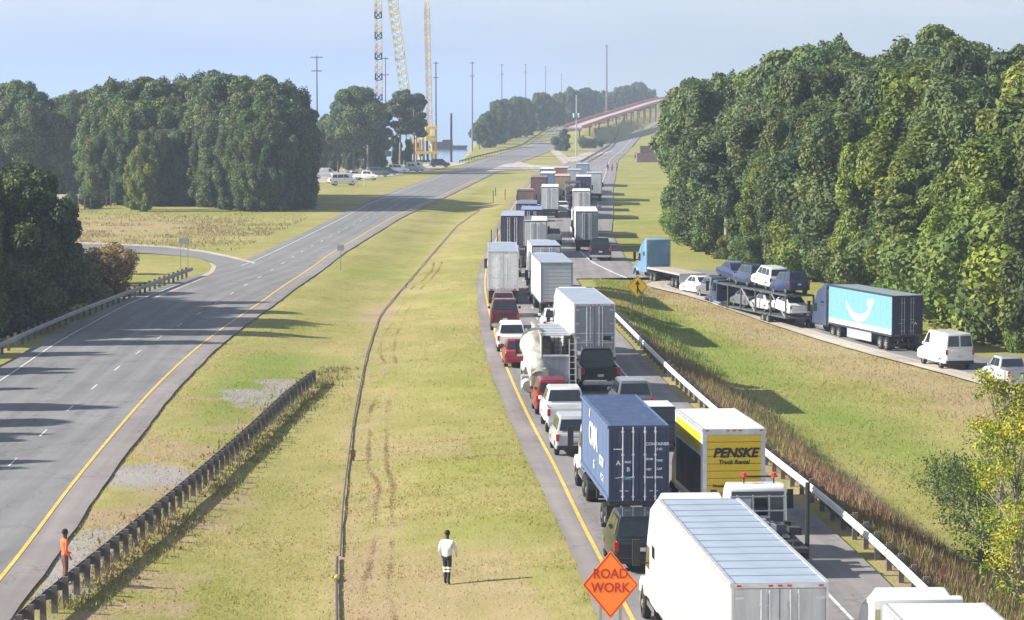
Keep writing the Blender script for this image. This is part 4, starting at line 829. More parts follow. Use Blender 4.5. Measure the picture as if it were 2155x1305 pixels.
def car(name, label, kind, m, px=None, d=None, yaw=None, loc=None, group='vehicles queued on the highway', cat=None, roofm=None, rot=None, sc=1.0, lod=0, fn=None):
    p = PROF[kind]; fn = fn or MY
    if loc is None: loc = (XD(px, d), d, .03)
    r = empty(name, label, cat or {'sedan': 'car', 'suv': 'car', 'van': 'van', 'pickup': 'pickup'}[kind], loc, yaw_at(fn, d) if yaw is None else yaw, group)
    if rot is not None: r.rotation_euler = rot
    r.scale = (sc, sc, sc); W, L = p['W'], p['L']; h = W/2; y0, y1, ty0, ty1, zb, zt = p['cab']
    if kind == 'pickup':
        b = MB(); b.prism([(1.92,.5),(1.92,1.3),(4.2,1.3),(5.2,1.18),(5.7,1.02),(5.8,.6),(5.7,.42),(2.2,.42)], -h, h, m, .05, 1.1); b.build('body', r, bevel=.07, seg=2)
        for s in (-1, 1): b = MB(); b.box(min(s*h, s*(h-.10)), max(s*h, s*(h-.10)), .06, 1.94, .55, 1.28, m); b.build('bed_side', r, bevel=.025)
        b = MB(); b.box(-h+.1, h-.1, .06, 1.94, .62, .72, M_CHAS); b.build('bed_floor', r)
        b = MB(); b.box(-h+.06, h-.06, 0, .07, .62, 1.28, m); b.box(-.16, .16, -.012, 0, 1.08, 1.16, M_BLACK); b.build('tailgate', r, bevel=.015)
    else:
        b = MB(); b.prism(p['body'], -h, h, m, .07, zb*.8); b.build('body', r, bevel=.09, seg=3)
        g = MB(); zz = .62 if kind != 'sedan' else .55
        if kind in ('suv', 'van'): g.box(-h+.12, h-.12, -.012, .02, .55, zb-.12, m); g.build('tailgate', r, bevel=.01)
    ins = .20 if kind != 'van' else .13
    c = MB(); c.box(-h+.05, h-.05, y0, y1, zb-.03, zt, m, ins, ty0-y0, y1-ty1); c.build('cabin', r, bevel=.08, seg=2)
    rf = MB(); rf.box(-h+ins+.09, h-ins-.09, ty0+.06, ty1-.04, zt-.01, zt+.022, roofm or m); rf.build('roof', r, bevel=.015)
    def pane(nm, a, e):  # quad glass panes set just proud of the cabin faces
        q = MB(); q.add(a, [(0,1,2,3)], M_GLASS); o = q.build(nm, r, e)
    dz = zt-zb; a, bt = .16*dz, .86*dz
    def at(t, side): return None
    yb0, yb1 = y0+(ty0-y0)*.16, y0+(ty0-y0)*.86; xb = h-.05-ins*.16-.10; xt = h-.05-ins*.86-.08
    pane('rear_window', [(-xb, yb0, zb+a), (xb, yb0, zb+a), (xt, yb1, zb+bt), (-xt, yb1, zb+bt)] if kind != 'van' else [(.06, yb0, zb+a), (xb, yb0, zb+a), (xt, yb1, zb+bt), (.06, yb1, zb+bt)], (0, -.03, .0))
    if kind == 'van': pane('rear_window', [(-xb, yb0, zb+a), (-.06, yb0, zb+a), (-.06, yb1, zb+bt), (-xt, yb1, zb+bt)], (0, -.03, .0))
    yf0, yf1 = y1-(y1-ty1)*.12, y1-(y1-ty1)*.88
    pane('windshield', [(-xb, yf0, zb+.12*dz), (xb, yf0, zb+.12*dz), (xt, yf1, zb+.88*dz), (-xt, yf1, zb+.88*dz)], (0, .02, .01))
    for s in (-1, 1):
        X0, X1 = s*(h-.05-ins*.16+.012), s*(h-.05-ins*.86+.012); 
        sp = [(y0+.18+(ty0-y0)*.5, y1-.18-(y1-ty1)*.5)] if kind == 'van' else None
        ya, ye = y0+.22+(ty0-y0)*.4, y1-.15-(y1-ty1)*.35; mids = ([ya, (ya+ye)/2, ye] if kind != 'suv' else [ya, ya+(ye-ya)*.30, ya+(ye-ya)*.65, ye])
        if kind == 'van': mids = [ye-.95, ye]
        for i in range(len(mids)-1):
            u0, u1 = mids[i]+.04, mids[i+1]-.04; sh0 = (ty0-y0)*.45 if i == 0 and kind != 'van' else 0; sh1 = (y1-ty1)*.5 if i == len(mids)-2 else 0
            pane('side_window', [(X0, u0, zb+a), (X0, u1, zb+a), (X1, u1-sh1, zb+bt), (X1, u0+sh0, zb+bt)], (0, 0, 0))
        zl = (zb-.38, zb-.04) if kind != 'sedan' else (.72, .90)
        t = MB(); t.box(min(s*(h-.01), s*(h-.17)), max(s*(h-.01), s*(h-.17)), -.02, .06, zl[0], zl[1], M_RED); t.build('tail_light', r, bevel=.01)
        if not lod: t = MB(); t.box(min(s*(h+.16), s*(h-.02)), max(s*(h+.16), s*(h-.02)), y1-.75, y1-.62, zb+.02, zb+.2, m); t.build('mirror', r, bevel=.03)
        if not lod: t = MB(); t.box(min(s*(h-.08), s*(h-.32)), max(s*(h-.08), s*(h-.32)), L-.09, L+.005, .7, .86, M_WHLENS); t.build('headlight', r)
        for yy in (L*.20, L*.80): wheel(r, s*(h-.12), yy, p['r'], .23)
    t = MB(); t.box(-h+.06, h-.06, -.09, .05, .36, .58, M_CHROME if kind == 'pickup' else (M_BLACK if kind != 'sedan' else m)); t.build('rear_bumper', r, bevel=.03)
    t = MB(); zp = .8 if kind != 'sedan' else .72
    t.box(-.16, .16, -.035, -.013, zp, zp+.13, M_PLATE); t.build('number_plate', r)
    return r

# ------------------------------------------------------------------ the near lane, front of the picture backwards
semi('semi_truck', 'white semi truck with a long ribbed grey-blue roof, nearest the camera', 0, 75.0, yaw=R(4.0), x=7.12, L=16.0, top=4.8, side=M_TW, door=M_TWD, roofpan=13, tm=P_WHITE, troof=4.75, skirt=M_TW)
semi('semi_truck', 'white semi truck cut off by the lower right corner, cream roof and domed sleeper cab', 0, 56.3, yaw=R(2.5), x=11.55, L=16.2, top=4.7, trac=False, side=M_ROOFW, roof=mat('bright_cream_roof', (.80, .77, .68), .5), door=M_TWD, tm=P_WHITE, troof=3.75, W=2.6)
_r = [o for o in COL.objects if o.get('label', '').startswith('white semi truck cut off')][0]; tractor(_r, 18.4, P_WHITE, 'sleeper', 4.55, 2.45)
# container truck: the chassis truck and the container riding on it are two things
r = empty('container_truck', 'white day cab truck whose chassis carries the blue container', 'truck', (5.12, 114.2, .03), R(3.8), 'vehicles queued on the highway')
b = MB(); b.box(-.5, -.34, .0, 12.2, .98, 1.28, M_CHAS); b.box(.34, .5, .0, 12.2, .98, 1.28, M_CHAS)
for yy in (.1, 3.5, 6.2, 9.0, 12.0): b.box(-1.2, 1.2, yy-.08, yy+.08, 1.28, 1.43, M_CHAS)
b.build('chassis_frame', r)
for s in (-1, 1):
    for yy in (1.4, 2.7): wheel(r, s*.98, yy, .52, .54)
    q = MB(); q.box(s*.7, s*1.24, .55, .58, .22, 1.2, M_BLACK); q.build('mud_flap', r); q = MB(); q.box(s*.95-.14, s*.95+.14, -.06, -.02, .98, 1.1, M_RED); q.build('tail_light', r)
    q = MB(); q.box(s*.8-.07, s*.8+.07, 8.8, 8.95, .35, 1.28, M_CHAS); q.build('landing_leg', r)
q = MB(); q.box(-1.15, 1.15, -.03, .07, .5, .62, M_CHAS); q.box(-.7,-.6,-.02,.07,.62,1.0,M_CHAS); q.box(.6,.7,-.02,.07,.62,1.0,M_CHAS); q.build('underride_guard', r)
tractor(r, 13.1, P_WHITE, 'day', 3.1, 2.45)
r = empty('shipping_container', 'long navy blue shipping container with white lettering, riding on the chassis truck', 'container', (5.12, 114.2, 1.47), R(3.8))
Lc, Hc, hc = 12.2, 3.08, 1.22
for s in (-1, 1):
    b = MB(); y = .16; pts = []
    while y < Lc-.3:
        pts += [(y, 0), (y+.10, 0), (y+.16, .04), (y+.26, .04)]; y += .32
    n = len(pts); vs = [(s*(hc-.05+.0+o), yy, .16) for yy, o in pts] + [(s*(hc-.05+o), yy, Hc-.14) for yy, o in pts]
    b.add(vs, [(i, i+1, n+i+1, n+i) for i in range(n-1)], M_NAVY); b.box(s*hc-.06, s*hc+.005, 0, Lc, 0, .17, M_NAVY); b.box(s*hc-.06, s*hc+.005, 0, Lc, Hc-.13, Hc, M_NAVY); b.build('side_wall', r)
b = MB(); b.box(-hc+.02, hc-.02, .05, Lc-.05, Hc-.06, Hc-.02, M_NAVY); y = .3
while y < Lc-.3: b.box(-hc+.1, hc-.1, y, y+.12, Hc-.02, Hc-.002, M_NAVY); y += .36
b.build('roof', r); b = MB(); b.box(-hc, hc, Lc-.06, Lc, 0, Hc, M_NAVY); b.build('front_wall', r); b = MB(); b.box(-hc+.06, hc-.06, .05, Lc-.06, .1, .16, M_CHAS); b.build('floor', r)
for x0 in (-hc, hc-.09): b = MB(); b.box(x0, x0+.09, -.03, .10, 0, Hc, M_NAVYD); b.build('corner_post', r)
b = MB(); b.box(-hc+.09, hc-.09, -.02, .08, Hc-.12, Hc, M_NAVYD); b.build('door_header', r); b = MB(); b.box(-hc+.09, hc-.09, -.02, .08, 0, .13, M_NAVYD); b.build('door_sill', r)
for s in (-1, 1):
    x0, x1 = (-hc+.1, -.012) if s < 0 else (.012, hc-.1); b = MB(); b.box(x0, x1, 0, .04, .14, Hc-.13, M_NAVYD)
    for q in range(5): xx = x0+.04+q*(x1-x0-.1)/5; b.box(xx+.03, xx+.14, -.022, 0, .26, Hc-.24, M_NAVYD)
    d = b.build('door', r)
    for xx in (s*.24, s*.66):
        q = MB(); q.tube((xx, -.06, .05), (xx, -.06, Hc-.05), .027, M_ROD, 6)
        for zz in (.2, 1.0, 1.9, Hc-.25): q.box(xx-.06, xx+.06, -.06, -.02, zz-.035, zz+.035, M_ROD)
        q.bar((xx, -.09, 1.0), (xx+s*.3, -.09, .96), .02, M_ROD); q.build('lock_rod', d)
for s_, sz, x_, z_ in (('CMAU 482 107 3', .17, .75, 2.35), ('42G1', .12, .75, 2.15), ('4', .30, -.86, 1.55), ('MAX GR 30480 KG', .09, .55, 1.6), ('TARE 3750 KG', .09, .55, 1.35), ('2600', .10, .95, 1.15), ('CMA CGM', .20, -.80, 2.2), ('CU CAP', .09, .80, .9), ('67.7', .16, -.35, 1.2)):
    pass
for s_, sz, x_, z_, m_ in (('CONTAINER', .17, .74, 2.33, M_LETTER), ('22 G1', .12, .80, 2.12, M_LETTER), ('A', .26, -.84, 1.56, M_LETTER), ('MAX', .12, -.45, 1.60, M_LETTER), ('B', .24, -.44, 1.30, M_LETTER), ('GROSS', .11, .40, 1.72, M_LETTER), ('TARE', .11, .82, 1.66, M_LETTER), ('NET', .11, .40, 1.30, M_LETTER), ('CAP', .12, .82, 1.32, M_LETTER), ('KG LB', .10, .42, .98, M_LETTER), ('CU M', .10, .82, .98, M_LETTER), ('----', .3, -.85, 2.15, M_LETTER), ('-- --', .22, -.6, .45, M_LETTER), ('-- --', .22, .6, .45, M_LETTER)):
    text(s_, sz, (x_, -.030, z_), REAR, m_, r, bold=.006)
b = MB(); b.box(-.60, -.30, -.034, -.024, .88, 1.02, mat('teal_sticker', (.03, .35, .33), .5)); b.build('sticker', r)
text('CMA', 1.35, (-hc-.012, 6.6, 1.85), LEFT, M_LETTER, r, xs=1.3, bold=.03); text('A', .55, (-hc-.012, 8.2, 2.7), LEFT, M_LETTER, r, bold=.02); text('CGM', .55, (-hc-.012, 3.0, 1.25), LEFT, M_LETTER, r, xs=1.4, bold=.015); text('G', .5, (-hc-.012, 6.2, .72), LEFT, M_LETTER, r, bold=.02); text('4 2 G 1', .42, (-hc-.012, 2.7, .62), LEFT, M_LETTER, r)
# yellow rental truck
M_PY = mat('rental_yellow', (.78, .53, .02), .4, var=.06); M_PYS = mat('rental_yellow_side', (.80, .60, .03), .4); M_PBR = mat('dark_side_print', (.10, .08, .10), .5, var=.6, scale=.8)
r = empty('rental_truck', 'yellow backed rental box truck with a cream roof, right of the blue container', 'truck', (8.98, 114.6, .03), R(5.0), 'vehicles queued on the highway')
trailer(r, L=7.6, top=4.35, floor=1.15, W=2.55, side=M_TW, roof=M_ROOFW, door=M_PY, style='roll', front=M_TW)
for o in list(r.children):
    if o.name.startswith('landing') or (o.name.startswith('wheel') and o.location.y < 2):
        for q in list(o.children): bpy.data.objects.remove(q)
        bpy.data.objects.remove(o)
for s in (-1, 1):
    b = MB(); b.box(s*1.275-.032, s*1.275+.032, .4, 7.2, 3.35, 4.1, M_PYS); b.build('yellow_band', r); b = MB(); b.box(s*1.275-.031, s*1.275+.031, .4, 7.2, 1.35, 3.2, M_PBR); b.build('picture_panel', r)
text('PENSKE', .52, (.05, -.012, 3.35), REAR, M_INK, r, shear=.25, xs=1.02, bold=.022); text('Truck Rental', .24, (0, -.012, 2.98), REAR, M_INK, r, bold=.008, shear=.2); text('Household Moving Rates', .17, (0, -.012, 2.02), REAR, M_INK, r, bold=.006)
y = 7.75; b = MB(); b.prism([(y, .9), (y+2.0, .9), (y+1.9, 1.9), (y+1.35, 2.75), (y+.1, 2.8), (y, 2.7)], -1.15, 1.15, M_PYS, .1, 2); b.build('cab', r, bevel=.1, seg=2); b = MB(); b.prism([(y+1.95, .6), (y+1.95, 1.85), (y+3.0, 1.6), (y+3.2, .6)], -.95, .95, M_PYS, .1, 1.4); b.build('hood', r, bevel=.1)
for s in (-1, 1): wheel(r, s*1.0, y+2.2, .48, .28); q = MB(); q.box(s*1.45-.12, s*1.45+.12, y+1.5, y+1.6, 1.8, 2.5, M_BLACK); q.bar((s*1.1, y+1.5, 2.3), (s*1.4, y+1.5, 2.3), .03, M_BLACK); q.build('mirror', r)
b = MB(); b.box(-.45, .45, 5, y+3, .7, .95, M_CHAS); b.build('front_frame', r)
# white service truck with a red light bar
r = empty('service_truck', 'white cabbed service truck with a red light bar and dark gear on its bed', 'truck', (9.75, 104.0, .03), R(4.0), 'vehicles queued on the highway')
b = MB(); b.box(-1.2, 1.2, 0, 4.2, .95, 1.12, M_CHAS); b.build('bed', r)
for s in (-1, 1):
    for yy in (.9, 2.1): wheel(r, s*.95, yy, .5, .5)
b = MB(); b.box(-.45, .45, .2, 8.2, .7, .95, M_CHAS); b.build('frame', r)
b = MB(); b.prism([(4.6, .9), (6.5, .9), (6.4, 1.9), (5.95, 2.72), (5.7, 2.86), (4.8, 2.88), (4.6, 2.75)], -1.2, 1.2, P_WHITE, .1, 2.2); b.build('cab', r, bevel=.14, seg=3)
b = MB(); b.box(-1.02, 1.02, 4.575, 4.605, 1.15, 2.62, mat('cab_rear_shade_tone', (.10, .11, .13), .6)); b.build('cab_back', r)  # dark panel paints in the shade on the white cab's rear wall
for x0, x1 in ((-.75, -.25), (-.12, .35)): b = MB(); b.box(x0, x1, 4.55, 4.57, 1.7, 2.35, M_ALU if x0 < -.5 else M_GLASS); b.build('rear_window', r)
b = MB()
for xx in (-.82, -.2, .42, 1.0): b.box(xx-.03, xx+.03, 4.4, 4.46, 1.1, 2.5, M_ALU)
for zz in (1.4, 1.9, 2.45): b.box(-1.1, 1.1, 4.38, 4.42, zz-.025, zz+.025, M_ALU)
b.build('headache_rack', r)
b = MB(); b.prism([(6.45, .6), (6.45, 1.8), (7.8, 1.6), (8.1, 1.1), (8.1, .6)], -.95, .95, P_WHITE, .12, 1.4); b.build('hood', r, bevel=.1)
b = MB(); b.box(-.62, .82, 4.95, 5.02, 3.12, 3.18, M_BLACK); b.box(-.5, -.46, 4.95, 5.02, 2.86, 3.12, M_BLACK); b.box(.66, .70, 4.95, 5.02, 2.86, 3.12, M_BLACK); b.build('light_bar', r)
for xx in (-.48, .68): b = MB(); b.tube((xx, 4.985, 3.14), (xx, 4.985, 3.30), .13, mat('red_beacon', (.75, .04, .04), .2), 10, .10); b.build('beacon', r, smooth=True)
b = MB(); b.tube((1.28, .9, .6), (1.28, .9, 3.45), .09, M_BLACK, 8); b.build('mast', r)
b = MB()
for k in range(26): x_, y_, z_ = random.uniform(-.9, .9), random.uniform(.6, 4.0), random.uniform(1.12, 1.7); s_ = random.uniform(.12, .35); b.box(x_-s_, x_+s_*.8, y_-s_, y_+s_, z_-.05, z_+s_*.9, random.choice([M_CHAS, M_BLACK, M_WOOD, M_ALU, P_GREY]))
tag(b.build('bed_equipment', r), kind='stuff')
for s in (-1, 1): wheel(r, s*1.0, 7.1, .5, .28); q = MB(); q.box(s*1.5-.12, s*1.5+.12, 6.0, 6.1, 1.75, 2.5, M_BLACK); q.bar((s*1.15, 6.05, 2.3), (s*1.45, 6.05, 2.3), .03, M_BLACK); q.build('mirror', r)

car('suv', 'black SUV between the blue container and the nearest white semi', 'suv', P_BLK, 1352, 105.2, R(3.5), sc=1.05)
car('suv', 'grey SUV with a rear rack, half hidden left of the blue container', 'suv', P_SILV, 1212, 140.0, R(3.5), sc=1.0)
car('pickup_truck', 'white pickup truck peeking out above the blue container', 'pickup', P_WHITE, 1196, 149.5, R(3.0), sc=1.1)
car('suv', 'bright red SUV in front of the white pickup', 'suv', P_RED, 1165, 158.5, R(3.0))
car('suv', 'black hardtop SUV with a white roof, right of the blue container', 'suv', P_BLK, 1392, 142.5, R(4.0), roofm=P_WHITE, sc=1.12)
car('suv', 'dark grey SUV with silver rails, partly hidden above the blue container', 'suv', P_GREY, 1338, 157.0, R(4.0), sc=1.05)
car('pickup_truck', 'black pickup truck right behind the grey doored trailer', 'pickup', P_BLK, 1265, 171.5, R(3.5), sc=1.17)
# work truck with slatted cover and ladder
r = empty('work_truck', 'dirty white work truck with a slatted cover, dark tailgate and a ladder', 'truck', (2.45, 165.0, .03), R(3.2), 'vehicles queued on the highway')
M_DW = mat('dusty_white', (.43, .42, .385), .7, var=.5, scale=1.2, streak=2); L, h = 9.0, 1.25
b = MB(); b.plate([(0, 0)], 0, 0, M_DW) if False else None
b = MB(); b.box(-h+.5, -h+.56, .1, L, 1.3, 3.95, M_DW); b.build('side_wall', r); b = MB(); b.box(h-.06, h, .1, L, 1.3, 4.0, M_DW); b.build('side_wall', r)
b = MB(); b.tube((-h+.35, -.5, 1.5), (-h+.35, 2.6, 3.3), .55, M_DW, 16, .95); b.tube((-h+.35, 2.6, 3.3), (-h+.35, 6.4, 2.9), .95, M_DW, 16, .75); b.build('drum', r, smooth=True); b = MB(); b.prism([(-.7, 1.0), (.3, 1.0), (.2, 2.3), (-.6, 2.1)], -h-.15, -h+.75, M_DW); b.build('side_hopper', r, bevel=.08, seg=2)
for k in range(9): b = MB(); b.box(-h+.55, h-.3, .3+k*.95, 1.22+k*.95, 3.92, 3.97+.03*(k%2), M_ALU); b.build('cover_slat', r)
b = MB(); b.box(h-.28, h-.04, .1, L, 4.0, 4.1, mat('pale_green_rail', (.62, .68, .6), .6)); b.box(-h+.45, -h+.58, .1, L, 3.98, 4.1, M_DW); b.build('top_rail', r)
b = MB(); b.box(-h+.6, h-.4, .0, .08, 1.25, 2.75, M_TG); b.build('tailgate', r); b = MB(); b.box(-h+.6, h-.4, -.02, .06, 2.75, 2.85, P_WHITE); b.build('tailgate_rail', r)
b = MB()
for k in range(7): b.box(-h+.6+k*.22, -h+.63+k*.22, .15, .2, 2.85, 3.9, M_CHAS)
for k in range(4): b.box(-h+.6, h-.4, .15, .19, 3.0+k*.25, 3.03+k*.25, M_CHAS)
b.build('rear_mesh', r)
b = MB(); b.box(h-.40, h-.34, -.1, -.04, .7, 3.75, P_WHITE); b.box(h-.02, h+.04, -.1, -.04, .45, 3.75, P_WHITE)
for k in range(8): b.box(h-.34, h-.02, -.09, -.05, .95+k*.36, .99+k*.36, P_WHITE)
b.build('ladder', r)
b = MB(); b.box(-h+.1, h-.2, -.1, .1, .72, .98, M_ALU); b.build('rear_bumper', r); b = MB(); b.box(-.5, .5, .1, L+3, .8, 1.1, M_CHAS); b.box(-h+.06, h-.06, .1, L, 1.1, 1.3, M_CHAS); b.build('frame', r)
b = MB(); b.tube((-h-.2, .6, .95), (-h-.2, 2.2, .95), .35, M_DW, 12); b.box(-h-.5, -h-.07, 2.4, 3.3, .6, 1.4, M_ALU); b.build('side_tank', r)
for s in (-1, 1):
    for yy in (1.4, 2.7): wheel(r, s*.98, yy, .52, .52)
tractor(r, L+.2, P_WHITE, 'day', 3.2, lod=1)
semi('semi_truck', 'white trailer with grey rear doors and pale blue roof, ahead of the black pickup', 1252, 181.5, R(3.4), L=15.6, top=4.65, side=M_TW, door=M_TG, frame=M_ALU, tm=P_WHITE, z=.03)
for zz in (2.15, 2.75):
    for s in (-1, 1): b = MB(); b.box(min(s*.1, s*1.2), max(s*.1, s*1.2), -.03, -.008, zz-.03, zz+.03, M_ROD); b.build('door_rail', [o for o in COL.objects if o.get('label', '').startswith('white trailer with grey rear doors')][0])
b = MB(); b.box(.55, 1.05, -.035, -.01, 2.3, 2.58, M_INK); b.build('placard', [o for o in COL.objects if o.get('label', '').startswith('white trailer with grey rear doors')][0])
P_REDW = P_RED
car('sedan', 'red car squeezed left of the work truck', 'sedan', P_RED, 1094, 187.0, R(2), sc=1.1)
car('suv', 'white SUV behind the dark red pickup', 'suv', P_WHITE, 1077, 198.5, R(1.5), sc=1.05)
car('pickup_truck', 'dark red pickup truck behind the smaller dark red car', 'pickup', P_DRED, 1063, 217.0, R(1), sc=1.1)
car('suv', 'small dark red car right behind the white refrigerated trailer', 'suv', P_DRED, 1060, 231.0, R(1))
car('sedan', 'white car behind the trailer with the framed rear', 'sedan', P_WHITE, 1172, 214.0, R(2.5), sc=1.12)
semi('semi_truck', 'white trailer with a grey framed rear door and lettering, in the middle lane', 1172, 230.0, R(2.6), L=14.0, top=4.55, side=M_TW, door=mat('light_grey_door', (.50, .52, .55), .5), frame=mat('grey_frame', (.24, .28, .32), .5), style='roll', tm=P_WHITE)
semi('semi_truck', 'white refrigerated trailer with bright double doors, leftmost lane beside the yellow line', 1059, 246.0, R(.5), L=15.8, top=4.6, side=M_TW, door=mat('bright_door', (.78, .78, .80), .45), tm=P_WHITE, skirt=None)
semi('semi_truck', 'white trailer half hidden ahead of the framed white trailer', 1150, 256.0, R(2.0), L=10.0, top=4.6, side=M_TW, door=M_TWD, roof=M_ROOF, lod=1, tm=P_WHITE)
car('van', 'white van with two dark rear windows, leftmost lane ahead of the refrigerated trailer', 'van', P_WHITE, 1069, 284.0, R(-1), sc=1.25, lod=1)
# farther queue ----------------------------------------------------------
M_BRN = mat('brown_load', (.16, .10, .09), .8, var=.3, scale=1); M_BRN2 = mat('maroon_brown', (.22, .14, .14), .8, var=.25, scale=1); M_TAN = mat('tan_tarp', (.52, .40, .27), .8, var=.2, scale=.8); M_PUR = mat('dark_purple', (.09, .07, .14), .6); M_DGR = mat('dark_grey_load', (.07, .07, .09), .7, var=.3); M_STEEL = mat('steel_blue', (.12, .24, .40), .5)
far = [
 ('dark backed trailer with a white side, leftmost lane', 1078, 320, 15, 4.7, M_TW, M_DGR, M_ROOF, 1),
 ('white trailer with double doors under a blue roofed truck', 1127, 319, 12, 4.2, M_TW, M_TWD, M_TW, 1),
 ('dark truck with a bright blue roof behind the left white trailer', 1119, 343, 12, 4.5, M_DGR, M_DGR, P_BLUE, 1),
 ('grey blue covered truck beside the blue roofed one', 1108, 366, 13, 4.4, P_GREY, M_DBL if False else P_GREY, mat('slate_tarp', (.16, .20, .28), .7), 1),
 ('grey backed trailer with a white frame, right lane before the merge', 1235, 333, 15, 4.7, M_TW, M_TG, M_TW, 1),
 ('low pale flat topped trailer ahead of the grey backed one', 1226, 366, 14, 3.4, M_TW, M_TWD, M_ROOF, 1),
 ('white box trailer standing alone in the middle lane', 1157, 428, 14, 4.7, M_TW, M_TWD, M_TW, 1),
 ('short dark brown load, leftmost lane', 1106, 436, 9, 3.9, M_BRN, M_BRN, M_BRN, 2),
 ('tall maroon brown trailer', 1134, 462, 14, 5.2, M_BRN2, M_BRN2, M_BRN2, 2),
 ('steel blue trailer with a white roof beside the maroon one', 1152, 500, 15, 4.9, M_STEEL, M_STEEL, M_TW, 2),
 ('tan covered trailer with a dark right side', 1183, 478, 15, 5.0, M_TAN, M_TAN, M_TAN, 2),
 ('white boxed truck with a dark square on its rear', 1224, 424, 12, 4.2, M_TW, M_TW, M_TW, 1),
 ('purple backed trailer with a white roof edge', 1228, 482, 13, 4.8, M_TW, M_PUR, M_TW, 2),
 ('pale trailer with a bright right side at the right end of the queue', 1251, 500, 12, 4.9, M_TWD, M_TWD, M_ROOF, 2),
 ('farthest trailer but one, pale grey green', 1208, 530, 15, 4.7, M_TWD, M_ALU, M_ROOF, 2),
 ('tan trailer far ahead with a reddish load', 1182, 545, 14, 4.8, M_TAN, M_BRN2, M_TAN, 2),
 ('farthest trailer of the queue, pale blue grey', 1226, 585, 15, 4.6, M_ROOF, M_ROOF, M_ROOF, 2),
 ('white topped trailer at the far left of the queue end', 1150, 545, 12, 4.6, M_TW, M_STEEL, M_TW, 2),
]
for lb, px, d, L, top, sm, dm, rm, lod in far:
    semi('semi_truck', lb, px, d, None, L=L, top=top, side=sm, door=dm, roof=rm, lod=lod, tm=random.choice([P_WHITE, P_WHITE, P_DBLUE, P_RED]), troof=min(top, 4.4))
r = empty('car_hauler', 'slim stacked car hauler between the tan and purple trailers', 'truck', (XD(1205, 455), 455, .03), yaw_at(MY, 455), 'vehicles queued on the highway')
for zz in (1.2, 2.3, 3.4, 4.4): b = MB(); b.box(-1.2, 1.2, 0, 12, zz, zz+.14, M_CHAS); b.build('deck', r)
b = MB()
for s in (-1, 1):
    for yy in (.2, 6, 11.6): b.box(s*1.15-.06, s*1.15+.06, yy, yy+.12, .6, 4.5, M_ALU)
b.build('post', r)
for s in (-1, 1): [wheel(r, s*.98, yy, .5, .5) for yy in (1.4, 2.7)]
tractor(r, 12.6, P_WHITE, 'day', 3.1, lod=1)
for (lb, kind, m_, px, d, sc) in (('black pickup truck merging behind the grey backed trailer', 'pickup', P_BLK, 1264, 313, 1.17), ('white car ahead of the white box trailer on its right', 'sedan', P_WHITE, 1184, 448, 1.1), ('white pickup beside the short brown load', 'pickup', P_WHITE, 1117, 415, 1.1), ('pale car between the lone white box trailer and the merge lane', 'suv', P_SILV, 1165, 348, 1.05), ('small dark car behind the dark backed trailer', 'suv', P_GREY, 1090, 300, 1.0)):
    car(dict(pickup='pickup_truck', sedan='car', suv='suv')[kind], lb, kind, m_, px, d, None, sc=sc, lod=1)

# ------------------------------------------------------------------ the ramp
G2 = 'vehicles waiting on the ramp'
def yr(px, py): x, y, z = P(px, py); return (x, y, z+.08), yaw_at(RLf, y)
# light blue trailer with slate tractor
loc, yw = yr(1909, 742); M_PB = mat('pale_blue_side', (.16, .36, .47), .45, var=.07); M_DS = mat('dark_slate_door', (.035, .045, .085), .45, var=.2)
r = semi('semi_truck', 'dark blue tractor with a light blue trailer bearing a white smile, on the ramp', 0, loc[1], yw+R(1.0), G2, mat('slate_tractor', (.05, .07, .13), .4), x=loc[0], z=loc[2], L=14.0, top=4.5, side=M_PB, door=M_DS, roof=mat('grey_green_roof', (.27, .33, .34), .5), frame=M_DS, skirt=mat('skirt_grey', (.33, .35, .38), .5))
b = MB(); b.box(-1.35, -1.33, .1, 13.9, 1.36, 1.75, mat('pale_sill', (.62, .64, .70), .5)); b.build('lower_rail', r)
b = MB(); n = 18; pts = []
for k in range(n+1):
    t = R(200+140*k/n); wd = .16+.34*math.sin(math.pi*k/n)**.7; cx, cz = 7.2, 4.05; pts.append(((cx+3.0*math.cos(t), cz+2.2*math.sin(t)), (cx+(3.0-wd)*math.cos(t), cz+(2.2-wd)*math.sin(t)+wd*.3)))
for k in range(n):
    (a, b0), (c, d0) = pts[k], pts[k+1]; b.add([(-1.333, a[0], a[1]), (-1.333, b0[0], b0[1]), (-1.333, d0[0], d0[1]), (-1.333, c[0], c[1])], [(0,1,2,3)], M_LETTER)
b.add([(-1.334, 4.7, 2.9), (-1.334, 3.8, 3.9), (-1.334, 5.1, 3.85), (-1.334, 5.3, 3.5)], [(0,1,2,3)], M_LETTER); b.build('smile_emblem', r)
text('* A', .34, (.55, -.06, 2.25), REAR, M_LETTER, r, bold=.01)
loc, yw = yr(2020, 780); car('van', 'white cargo van with two dark rear windows on the ramp', 'van', P_WHITE, 0, loc[1], yw, loc, G2, sc=1.13)
loc, yw = yr(2150, 822); car('pickup_truck', 'silver pickup truck at the right frame edge behind the white van', 'pickup', P_SILV, 0, loc[1], yw, loc, G2, sc=1.0)
loc, yw = yr(1531, 635); car('pickup_truck', 'dark grey pickup truck ahead of the car carrier', 'pickup', P_GREY, 0, loc[1], yw, loc, G2, lod=1)
loc, yw = yr(1497, 624); car('sedan', 'white car between the flatbed and the dark pickup', 'sedan', P_WHITE, 0, loc[1], yw, loc, G2, sc=1.1, lod=1)
